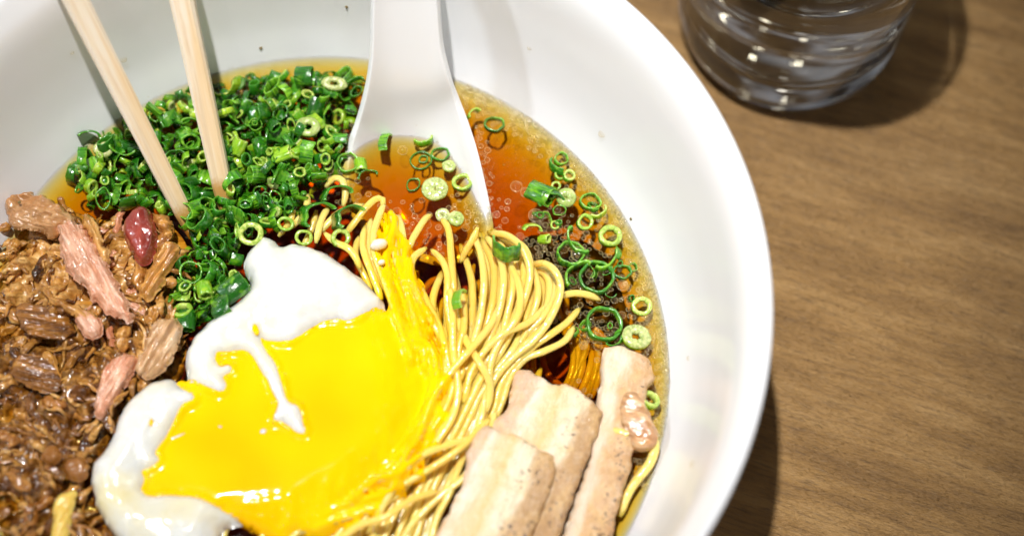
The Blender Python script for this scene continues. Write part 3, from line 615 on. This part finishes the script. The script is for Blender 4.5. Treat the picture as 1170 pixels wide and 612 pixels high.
chunk([(94,244),(106,248),(114,262),(122,282),(126,300),(118,306),(112,290),(104,272),(96,258)], ZS + .0066, .0018, 'm_tan', 'tan fatty strip along the upper side of the pink pork strip', -1.1)
chunk([(152,243),(160,238),(170,240),(176,254),(180,270),(178,288),(172,300),(162,304),(152,292),(144,276),(141,262),(145,250)], ZS + .0045, .0042, 'm_red', 'dark red glossy lump of meat just left of the chopstick tip', -1.3, .0003, .0003, (300, 500), .0045)
chunk([(6,232),(18,224),(34,220),(50,226),(64,232),(76,240),(88,250),(84,262),(70,262),(62,274),(50,268),(36,262),(20,262),(10,254)], ZS + .0055, .0024, 'm_pale', 'pale crusty piece of pork against the left bowl wall', -.3, .0009, .0010, (200, 400))
chunk([(88,358),(98,354),(110,362),(118,372),(116,384),(104,388),(94,380),(88,370)], ZS + .0055, .0022, 'm_pink', 'small pink nub of pork below the long pink strip', -.8)
chunk([(50,328),(58,334),(72,344),(88,350),(104,356),(112,366),(102,370),(84,362),(66,350),(52,340)], ZS + .0060, .0014, 'm_tan', 'thin tan strand of pork crossing below the pink strip', -.6)
chunk([(176,370),(190,364),(204,366),(208,378),(204,396),(196,412),(186,426),(172,432),(160,430),(156,416),(164,398),(170,384)], ZS + .0045, .0026, 'm_pale', 'ridged tan chunk of pork just above the egg white', 1.15, .0007, .0009)
chunk([(120,420),(132,410),(148,404),(158,412),(152,430),(142,444),(132,460),(122,474),(112,478),(108,464),(112,442)], ZS + .0035, .0024, 'm_pink', 'reddish tan lump of pork beside the left egg lobe', 1.2, .0008, .0010)
chunk([(182,282),(194,276),(206,284),(200,300),(190,318),(182,334),(170,344),(158,336),(166,316),(174,300)], ZS + .0042, .0022, 'm_tan', 'flaky tan piece of pork between the red lump and scallions', 1.1, .0008, .0010)
chunk([(172,246),(186,244),(196,252),(198,264),(190,272),(180,262)], ZS + .0040, .0018, 'm_tan', 'pale ragged bit of pork between the red lump and chopstick', .4, .0008, .0008)
chunk([(52,512),(60,508),(68,514),(70,524),(62,531),(52,529),(47,521)], ZS + .0035, .0022, 'bean', 'round glossy orange morsel in the dark pork sauce', .4, .0001, .0001, hump_=.002)
chunk([(80,524),(92,522),(100,530),(101,542),(92,550),(80,548),(73,538),(74,529)], ZS + .0035, .0020, 'bean', 'larger glossy orange morsel close to the egg white', .4, .0002, .0001, hump_=.002)
chunk([(62,572),(74,562),(88,562),(84,582),(80,604),(74,625),(58,622),(60,596)], ZS + .0038, .0014, 'noodle', 'flat yellow strip lying across the sauce near the egg', 1.2, .0003, .0003, name='yellow_strip')
chunk([(16,410),(30,404),(48,408),(62,420),(70,436),(60,448),(40,446),(22,436),(12,424)], ZS + .0040, .0009, 'm_brown', 'broad brown slab of pork in the middle of the heap', -.2, .0008, .0009)
chunk([(20,350),(40,346),(62,352),(80,364),(84,380),(66,388),(42,384),(24,374)], ZS + .0042, .0010, 'm_brown', 'grey brown lump of pork left of the pink nub', -.1, .0009, .0010)
# ------------------------------------------------------------------ scallions
def ring_mesh(r, wall, h, oval=1.0, arc=1.0, seg=30, wob=.08, inner=None):
    V = []; Fc = []; mi = []; sd = random.random() * 99; n_ = seg if arc >= 1 else max(6, int(seg * arc))
    cnt = n_ if arc >= 1 else n_ + 1
    for j in range(cnt):
        a = 2 * math.pi * j / n_ * (arc if arc < 1 else 1); k = 1 + wob * mn.noise(Vector((math.cos(a) * 1.3 + sd, math.sin(a) * 1.3, 0)))
        k2 = .1 * h * mn.noise(Vector((math.cos(a) * 2 + sd, math.sin(a) * 2, 5)))
        ro, ri = r * k, max(r * k - wall * (1 + .25 * mn.noise(Vector((math.cos(a) * 2, math.sin(a) * 2, sd)))), .00005)
        b = min(wall, h) * .22
        for rad, z in ((ro, -h / 2 + b), (ro, h / 2 - b), (ro - b, h / 2), (ri + b, h / 2), (ri, h / 2 - b), (ri, -h / 2 + b), (ri + b, -h / 2), (ro - b, -h / 2)):
            V.append((rad * math.cos(a), rad * math.sin(a) * oval, z + k2))
    for j in range(n_):
        k = (j + 1) % cnt
        for i in range(8): Fc.append((j * 8 + i, k * 8 + i, k * 8 + (i + 1) % 8, j * 8 + (i + 1) % 8)); mi.append(0 if i in (0, 7) else 1)
    if arc < 1: Fc.append(tuple(range(7, -1, -1))); Fc.append(tuple((cnt - 1) * 8 + i for i in range(8))); mi += [1, 1]
    if inner:
        V2, F2, m2 = ring_mesh(inner[0], inner[1], h * .9, oval, 1, 20, .12); o_ = len(V); dx = (r - wall - inner[0]) * .6
        V += [(x + dx, y, z + .0001) for x, y, z in V2]; Fc += [tuple(q + o_ for q in f) for f in F2]; mi += m2
    return V, Fc, mi
SC = []
def scv(word, mats, *a, **k):
    V, Fc, mi = ring_mesh(*a, **k); me = bpy.data.meshes.new('scallion'); me.from_pydata([tuple(v) for v in V], [], [list(f) for f in Fc])
    for m in mats: me.materials.append(M[m])
    me.polygons.foreach_set('use_smooth', [True] * len(me.polygons)); me.polygons.foreach_set('material_index', mi); SC.append((me, word)); return len(SC) - 1
D_ = ('skin_dark', 'cut_dark'); L_ = ('skin_lime', 'cut_lime'); W_ = ('skin_lime', 'cut_pale'); DL = ('skin_dark', 'cut_lime')
thin = [scv('thin dark green scallion ring', D_, .0027 + .0004 * i, .00055, .0018 + .0005 * i, .75 + .1 * i, wob=.16) for i in range(3)]
thick = [scv('thick walled green scallion ring', DL, .0022 + .0003 * i, .0009, .0018, .85) for i in range(2)]
tubes = [scv('short dark green scallion tube', D_, .0018 + .0004 * i, .0006, .0040 + .0008 * i, .75, wob=.14) for i in range(3)]
pale = [scv('pale lime scallion disc with a pierced middle', W_, .0024 + .0003 * i, .0017 + .0002 * i, .0016, .92) for i in range(2)]
strip = [scv('curled strip of dark green scallion', D_, .0034, .0006, .0026 + .0006 * i, .7, .38 + .1 * i, wob=.2) for i in range(3)]
lstrip = [scv('curled strip of lime green scallion', L_, .0028, .0006, .0022, .8, .42, wob=.2), scv('short lime scallion tube', L_, .0017, .0007, .0036, .85)]
dbl = [scv('scallion ring with a smaller ring inside', D_, .0029, .0004, .0013, .9, inner=(.0013, .0004))]
disc = [scv('pale scallion disc with closed pinkish middle', W_, .0033, .0031, .0014, .92), scv('small pale lime scallion disc', W_, .0020, .00185, .0013, .95)]
limering = [scv('bright lime scallion ring', L_, .0026, .0011, .0020, .95)]
def put(i, px, py, z, rot, s=1.0, label=None, group=None):
    me, word = SC[i]; o = bpy.data.objects.new('scallion_piece', me); COL.objects.link(o); o.location = P(px, py, z); o.rotation_euler = rot; o.scale = (s, s * (1 if label and 'heap' not in label else random.uniform(.62, 1)), s * (1 if label and 'heap' not in label else random.uniform(.7, 1.2)))
    tag(o, label or word, 'scallion', group); return o
PILE = np.array([(76,202),(88,170),(128,152),(165,118),(215,100),(262,90),(340,80),(424,84),(418,110),(404,146),(398,172),(388,200),(370,212),(352,238),(322,258),(292,268),(278,288),(278,312),(284,328),(262,345),(240,362),(215,378),(198,360),(196,322),(210,290),(222,266),(200,252),(150,238),(118,240),(88,226)], float)
pool = thin * 4 + thick * 3 + tubes * 5 + strip * 5 + lstrip * 4 + pale[:1] + disc[1:] + dbl * 2 + limering * 3
LV = []; LF = []; LM = []
for lay, (num, dmin, z0) in enumerate(((330, 5.5, -.0030), (150, 9.0, -.0002), (140, 9.6, .0020))):
    pl = []; tries = 0
    while len(pl) < num and tries < 6000:
        tries += 1; x = rng.uniform(70, 430); y = rng.uniform(78, 382)
        dd = inpoly(PILE, x, y)
        if dd < (2, 4, 7)[lay] or any((x - a) ** 2 + (y - b) ** 2 < dmin ** 2 for a, b in pl): continue
        if inpoly(np.array(EGG, float), x, y) > -4: continue
        pl.append((x, y)); i = pool[rng.integers(0, len(pool))]
        tl = rng.normal(0, .85, 2); sc_ = rng.uniform(.55, .85) if lay == 0 else rng.uniform(.6, 1.06); zz = ZS + z0 + rng.random() * .0022; rt = (tl[0], tl[1], rng.uniform(0, 6.28))
        if lay == 0:
            me = SC[i][0]; from mathutils import Euler
            mt = Matrix.LocRotScale(Vector(P(x, y, zz)), Euler(rt), Vector((sc_,) * 3)); o_ = len(LV)
            LV += [tuple(mt @ v.co) for v in me.vertices]; lime = i in lstrip or i in limering
            for pg in me.polygons: LF.append([q_ + o_ for q_ in pg.vertices]); LM.append(pg.material_index + (2 if lime else 0))
            continue
        put(i, x, y, zz, rt, sc_, SC[i][1] + (' in the heap around the chopsticks' if y < 268 else ' in the heap between pork and egg'), 'chopped scallions heaped around the chopsticks' if y < 268 else 'chopped scallions between the pork and the egg')
add('scallion_bits', LV, LF, ['skin_dark', 'cut_dark', 'skin_lime', 'cut_lime'], 'wet layer of small chopped scallion bits under the green heap', 'scallion bits', kind='stuff', mi=LM)
for k_ in range(36):
    px_ = rng.uniform(600, 745); py_ = rng.uniform(190, 400); pp_ = P(px_, py_, ZS)
    if math.hypot(pp_[0], pp_[1]) > .0790 or math.hypot(pp_[0], pp_[1]) < .060: continue
    i = [thin[0], tubes[0], strip[0], strip[1], limering[0]][k_ % 5]
    put(i, px_, py_, ZS + .0002, (rng.normal(0, .4), rng.normal(0, .4), rng.uniform(0, 6)), rng.uniform(.42, .68), 'small chopped scallion bit caught in the foam by the right wall', 'small scallion bits in the foam along the right wall')
z = ZS + .0004
FL = [ # hand placed pieces: mesh, px, py, dz, rotation, scale, label
 (strip[0], 441, 166, 0, (1.2, 0, 1.5), .9, 'dark green scallion strip floating in the spoon near its left edge'),
 (lstrip[0], 484, 158, .0004, (.3, 0, 3.6), .95, 'pale half ring of scallion under the foamy arch in the spoon'),
 (dbl[0], 481, 184, .0002, (0, 0, .5), .95, 'dark double ringed scallion in the middle of the spoon'),
 (thin[0], 503, 177, 0, (0, .1, .2), .9, 'faint thin scallion ring in the spoon beside the small pale disc'),
 (disc[1], 513, 190, .0003, (0, 0, 0), .85, 'small pale scallion disc near the right edge of the spoon'),
 (thin[1], 472, 212, 0, (0, 0, 1), .62, 'little dark scallion ring left of the pinkish disc in the spoon'),
 (disc[0], 497, 216, .0004, (.05, 0, 0), 1.0, 'large pale scallion disc with pinkish middle floating in the spoon'),
 (thick[1], 528, 209, .0002, (0, 0, .3), 1.05, 'green filled scallion ring against the right wall of the spoon'),
 (lstrip[1], 412, 189, .0006, (1.4, 0, .2), .95, 'pale green scallion tube at the left edge of the spoon'),
 (strip[1], 420, 204, .0003, (.2, 0, .4), .8, 'bent green scallion strip below the tube at the spoon left edge'),
 (thin[2], 398, 187, .0006, (0, 0, .4), .8, 'amber filled scallion ring just outside the spoon left edge'),
 (thin[0], 565, 143, .0002, (0, 0, 0), 1.0, 'lone thin green ring floating right of the spoon'),
 (lstrip[0], 543, 133, .0002, (.3, .2, 1), .8, 'pale green scrap of scallion between spoon wall and foam'),
 (strip[0], 640, 190, .0004, (.4, .2, 2.5), .9, 'ragged green scallion strip near the foam at upper right'),
 (thick[0], 650, 201, .0005, (.2, .3, 1), .8, 'green scallion scrap touching the foam at upper right'),
 (thin[0], 641, 182, .0005, (.2, .3, 1), .8, 'thin yellowish scallion ring in the foam at upper right'),
 (tubes[2], 618, 221, .0008, (1.3, .2, 1.0), 1.1, 'chunky green scallion tube floating left of the pale disc'),
 (strip[2], 628, 226, .0006, (1.0, .2, .2), 1.0, 'dark green scallion wedge beside the chunky tube'),
 (disc[1], 647, 226, .0006, (.25, 0, 0), 1.25, 'pale oval scallion disc with smaller disc inside, upper right'),
 (thin[1], 674, 231, .0005, (0, .1, 0), .85, 'amber filled thin ring between pale oval and foam'),
 (thick[1], 668, 254, .0004, (.3, 0, 1), .9, 'dark green ring cluster piece below the amber filled ring'),
 (lstrip[0], 683, 240, .0005, (.2, 0, 4), .9, 'lime crescent of scallion near the foam at right'),
 (limering[0], 697, 270, .0006, (.1, .1, 0), 1.1, 'bright green ring leaning on the foam at right'),
 (strip[1], 664, 276, .0004, (0, 0, 2.2), 1.25, 'dark curved scallion strip among the bubbles at right'),
 (lstrip[0], 607, 265, .0006, (.7, .2, .3), .95, 'frayed bright green scallion piece below the chunky tube'),
 (lstrip[1], 622, 273, .0005, (.9, .2, 1.2), .75, 'ribbed pale green scallion end beside the frayed piece'),
 (strip[2], 578, 283, .0086, (.5, .3, 2.6), 1.1, 'narrow green scallion strip tucked among the arching noodles'),
 (thin[2], 652, 291, .0003, (0, .2, 1), 1.0, 'dark scallion ring left of the large bubble'),
 (strip[0], 690, 292, .0004, (0, 0, 4.2), 1.25, 'dark green scallion arc under the bright green ring'),
 (thin[0], 711, 311, .0004, (0, 0, 0), .9, 'amber centred ring near the foam, lower of the right side'),
 (thin[2], 682, 318, .0002, (0, 0, 1), 1.25, 'large thin ring lying over black broth bubbles'),
 (strip[1], 662, 318, .0004, (0, 0, .9), 1.3, 'long dark scallion strip above the lone noodle'),
 (thin[2], 690, 372, .0002, (0, .1, 0), 1.3, 'large thin dark ring right above the slim pork slice'),
 (limering[0], 733, 350, .0006, (.2, .1, 0), .95, 'green ring against the foam above the lime disc'),
 (pale[1], 727, 385, .0010, (-.1, .15, 0), 1.3, 'big lime scallion disc at the head of the slim pork slice'),
 (limering[0], 742, 457, .0020, (-.3, .4, 0), .95, 'bright green ring stuck beside the small pork lump'),
 (lstrip[0], 527, 345, .0098, (1.0, .2, 1.5), 1.1, 'bright green scallion flake resting on the noodle bundle'),
 (disc[1], 506, 246, .0010, (.3, 0, 0), .9, 'yellow green scallion nub on the broth below the spoon'),
 (disc[1], 521, 250, .0008, (.1, .1, 0), 1.0, 'olive scallion oval beside the nub below the spoon'),
 (strip[2], 398, 250, .0060, (.4, .3, .7), 1.2, 'long lime streaked scallion strip lying on the folded noodles'),
 (strip[2], 362, 246, .0035, (.6, .2, .6), 1.3, 'long bright green scallion strip pointing at the egg top'),
 (strip[1], 384, 226, .0030, (.5, .2, .5), 1.2, 'green scallion strip beside the hooked noodle'),
 (limering[0], 389, 272, .0062, (.3, .2, .5), .9, 'lime scallion ring pressed against the egg top by noodles'),
 (thick[0], 326, 256, .0030, (.3, .2, 0), .95, 'small green ring on the noodles right of the cut tube'),
 (thick[1], 347, 271, .0030, (.5, .2, 0), .9, 'dark green ring close above the egg white'),
 (limering[0], 287, 267, .0062, (.45, 0, 0), 1.15, 'upright cut scallion tube standing at the tip of the egg white'),
 (pale[0], 352, 145, .0050, (.1, .1, 0), 1.25, 'pale ring with dark star shaped hole in the upper heap'),
 (pale[1], 382, 96, .0040, (.2, .1, 0), 1.2, 'frothy pale scallion disc at the back edge of the heap'),
 (pale[0], 118, 171, .0040, (.2, .3, 0), 1.0, 'olive scallion ring at the far left of the heap'),
 (tubes[1], 215, 158, .0045, (.7, .6, 0), 1.2, 'green hollow tube with open end facing up between the chopsticks'),
 (lstrip[1], 323, 176, .0050, (1.2, .3, 1.8), 1.2, 'yellow green scallion chunk at the centre of the heap'),
 (lstrip[1], 272, 168, .0048, (1.1, .3, 2.6), 1.1, 'yellow scallion strip right beside the stained chopstick'),
 (lstrip[1], 234, 331, .0055, (1.3, .2, .3), 1.1, 'pale yellow scallion block between pork and egg'),
 (tubes[2], 266, 330, .0060, (1.45, .2, 2.2), 1.2, 'bright green scallion tube lying toward the egg white'),
 (strip[2], 257, 352, .0055, (1.2, .1, 1.9), 1.2, 'long green scallion strip with its end over the egg edge'),
 (strip[0], 100, 160, .0030, (.6, .2, .3), 1.0, 'green scallion end poking up against the bowl wall'),
]
for i, px, py, dz, rt, s_, lb in FL: put(i, px, py, ZS + dz, rt, s_, lb)
# ------------------------------------------------------------------ bubbles
bv = []; bf = []
def dome(k=9, m=4):
    V = []; Fc = []
    for i in range(m):
        e = i / m * math.pi / 2
        for j in range(k): V.append((math.cos(e) * math.cos(2 * math.pi * j / k), math.cos(e) * math.sin(2 * math.pi * j / k), math.sin(e)))
    V.append((0, 0, 1))
    for i in range(m - 1):
        for j in range(k): Fc.append((i * k + j, i * k + (j + 1) % k, (i + 1) * k + (j + 1) % k, (i + 1) * k + j))
    for j in range(k): Fc.append(((m - 1) * k + j, (m - 1) * k + (j + 1) % k, m * k))
    return np.array(V), Fc
dv, df = dome(); dv2, df2 = dome(20, 7)
bub = []
def bubble(x, y, r, z=ZS, big=False):
    V, Fc = (dv2, df2) if big else (dv, df); bub_v.append(V * r * np.array([1, 1, .75]) + np.array([x, y, z + .0001])); bub_f.append((Fc, 0))
    if z > ZS + .0005 or r < .00036: return
    k = 20 if big else 10; RV = []; RF = []; w_ = (.045 if big else .10) * r + .00002
    for j in range(k):
        a = 2 * math.pi * j / k; c_, s_ = math.cos(a), math.sin(a)
        RV += [((r + w_) * c_, (r + w_) * s_, 0), (r * c_, r * s_, w_ * 1.6), ((r - w_) * c_, (r - w_) * s_, 0)]
    for j in range(k):
        q = (j + 1) % k; RF += [(j * 3, q * 3, q * 3 + 1, j * 3 + 1), (j * 3 + 1, q * 3 + 1, q * 3 + 2, j * 3 + 2)]
    bub_v.append(np.array(RV) + np.array([x, y, z + .0001])); bub_f.append((RF, 1))
bub_v = []; bub_f = []
def edge_angle(px, py): p = P(px, py, ZS); return math.atan2(p[1], p[0])
taken = []
def try_b(x, y, r, z=ZS):
    if z > ZS + .0005: r *= .6
    for a, b, c_ in taken[-400:]:
        if (x - a) ** 2 + (y - b) ** 2 < (r + c_) ** 2 * .85: return
    taken.append((x, y, r)); bubble(x, y, r, z, r > .0008)
R0 = bowl_r(ZS)
a0, a1 = edge_angle(745, 560), edge_angle(520, 98)
for k in range(2900):
    a = rng.uniform(a0, a1); f = abs(rng.normal(0, 1)); wd = .0032 if a > .2 else .0042
    d = f * wd * .8 + .0002; r = rng.uniform(.00022, .00060) * (1.7 if rng.random() < .15 else 1)
    try_b((R0 - d) * math.cos(a), (R0 - d) * math.sin(a), r)
def cluster(px, py, sx, sy, num, rmin=.00035, rmax=.0010, dz=0.0, ang=0):
    for k in range(num):
        u, v = rng.normal(0, 1, 2); p = P(px + u * sx * math.cos(ang) - v * sy * math.sin(ang), py + u * sx * math.sin(ang) + v * sy * math.cos(ang), ZS)
        if np.hypot(p[0], p[1]) > R0 - .0005: continue
        try_b(p[0], p[1], rmin + (rmax - rmin) * rng.random() ** 2, ZS + dz)
cluster(650, 290, 26, 22, 210); cluster(672, 340, 24, 26, 210); cluster(690, 380, 16, 12, 80); cluster(640, 265, 20, 12, 120); cluster(610, 190, 26, 26, 110, .00015, .00035)
cluster(552, 170, 3, 22, 70, .0003, .0009, ang=-.2); cluster(556, 195, 3, 14, 40, .0003, .0008); cluster(545, 240, 18, 10, 90); cluster(490, 270, 20, 12, 50); cluster(460, 250, 12, 8, 50); cluster(620, 300, 8, 14, 120)
cluster(415, 152, 8, 5, 70, .0003, .0007, ang=-.6); cluster(445, 140, 14, 4, 100, .0002, .0006, ang=-.2); cluster(480, 135, 16, 4, 100, .0002, .0006); cluster(508, 150, 8, 4, 60, ang=.9); cluster(524, 178, 12, 3, 70, ang=1.1)
cluster(300, 160, 70, 35, 240, .0002, .0006, .004); cluster(130, 200, 30, 20, 90, .0002, .0005, .004); cluster(240, 300, 22, 30, 110, .0002, .0005, .005)
cluster(70, 500, 60, 60, 200, .0002, .0005, .0045); cluster(60, 360, 60, 60, 120, .0002, .0004, .006); cluster(240, 240, 10, 10, 60, .0002, .0005, .002); cluster(268, 238, 6, 6, 40, .0002, .0004, .001); cluster(700, 440, 25, 40, 60); cluster(390, 215, 14, 10, 60)
for px, py, r in ((590, 213, .0014), (601, 220, .0013), (612, 246, .0017), (577, 252, .0008), (662, 290, .0020), (640, 225, .001), (623, 245, .001), (672, 300, .0012), (711, 326, .0013), (460, 172, .0012), (482, 229, .0007), (668, 388, .0012)):
    p = P(px, py, ZS); bubble(p[0], p[1], r, ZS, True)
off = 0; BV = []; BF = []
BM = []
for V, (Fc, m_) in zip(bub_v, bub_f): BV.append(V); BM += [m_] * len(Fc); BF += [tuple(q + off for q in f) for f in Fc]; off += len(V)
add('foam_bubbles', np.concatenate(BV), BF, ['bubble', 'rim'], 'clear tiny bubbles frothing on the amber broth', 'foam', kind='stuff', mi=BM)
# ------------------------------------------------------------------ specks and droplets on the bowl wall
def wall_pt(px, py):
    d = fw + RT * ((px - 585) / KPX) + UP * ((306 - py) / KPX); lo = None
    for t in np.linspace(.3, .7, 3000):
        p = CAM + d * t
        if p[2] < ZR and math.hypot(p[0], p[1]) > bowl_r(p[2]) and p[1] * 1 > -1 : return p
        if p[2] < ZS: break
    return P(px, py, ZS)
def bowl_hit(px, py):
    d = fw + RT * ((px - 585) / KPX) + UP * ((306 - py) / KPX); prev = None
    for t in np.linspace(.38, .56, 4000):
        p = CAM + d * t; ins = p[2] > ZR or math.hypot(p[0], p[1]) < bowl_r(max(p[2], .0086))
        if p[2] <= ZR and not ins and prev: return p
        prev = ins and p[2] <= ZR + .02
    return P(px, py, ZS + .01)
def blob(name, c_, r, sq, mat, label, cat, group=None):
    bm_v, bm_f = lathe([(0, -r * sq)] + [(r * math.cos(e), r * sq * math.sin(e)) for e in np.linspace(-1.3, 1.3, 8)] + [(0, r * sq)], 16)
    V = bm_v * 1.0; V += np.array([[mn.noise(Vector((v[0] / r, v[1] / r, c_[0] * 999))) * r * .2 if mat == 'pepper' else 0] * 3 for v in V])
    o = add(name, V, bm_f, mat, label, cat, group, center=False); o.location = c_; return o
for px, py, r, lb in ((298, 55, .00040, 'olive speck stuck on the inner bowl wall between chopstick and spoon'), (396, 8, .0004, 'brown speck near the rim just left of the spoon handle'), (721, 250, .00035, 'small dark speck on the bowl wall right of the foam'), (22, 231, .0004, 'dark peppercorn speck on the pale pork by the left wall')):
    p = bowl_hit(px, py) if px > 100 else P(px, py, ZS + .0088); blob('pepper_speck', p, r, .7, 'pepper', lb, 'speck')
for px, py, r, lb in ((141, 68, .0009, 'round clear droplet on the bowl wall between the chopsticks'), (82, 60, .0006, 'faint droplet on the bowl wall left of the left chopstick'), (688, 153, .0010, 'smeared droplet on the bright right bowl wall'), (787, 409, .0006, 'droplet high on the right wall beside the slim pork'), (792, 530, .0008, 'bright droplet on the right wall near the lower edge'), (605, 55, .0006, 'tiny droplet on the far wall right of the spoon')):
    blob('water_droplet', bowl_hit(px, py), r, .45, 'drop', lb, 'droplet', 'droplets on the bowl wall')
# ------------------------------------------------------------------ glass of water
gc = (.1150, .1155, .0002)
outp = [(0, .0012), (.018, .0010), (.0225, .0002), (.0255, .0001), (.0278, .0012), (.0292, .0042), (.0300, .0090), (.0303, .018), (.0308, .050), (.0315, .0855), (.0314, .0866)]
innp = [(.0309, .0870), (.0302, .0866), (.0299, .0855), (.0292, .050), (.0287, .0190), (.0278, .0150), (.0245, .0122), (.018, .0108), (.009, .0103), (0, .0102)]
gl_ = empty('water_glass', gc, 'clear thick bottomed drinking glass on the table behind the bowl', 'glass')
V, Fc = lathe(crom(np.array(outp[1:]), .0012).tolist() + crom(np.array(innp[:-1]), .0012).tolist() + [innp[-1]], 96)
V, Fc = lathe([outp[0]] + crom(np.array(outp[1:]), .0012).tolist() + crom(np.array(innp[:-1]), .0012).tolist() + [innp[-1]], 96)
o = add('glass_body', V, Fc, 'glass', parent=gl_, center=False)
wp = [(0, .0099), (.009, .0100), (.018, .0105), (.0245, .0119), (.0281, .0148), (.0289, .0190), (.0295, .050), (.0298, .066), (.0292, .0654), (.028, .0650), (0, .0650)]
V, Fc = lathe(wp, 96); add('drinking_water', V + np.array(gc), Fc, 'water', 'still clear water inside the drinking glass', 'water', kind='stuff')

bpy.data.objects['glass_body'].cycles.is_caustics_caster = True
bpy.data.objects['drinking_water'].cycles.is_caustics_caster = True
bpy.data.objects['table_top'].cycles.is_caustics_receiver = True
bpy.data.lights['downlight'].cycles.is_caustics_light = True
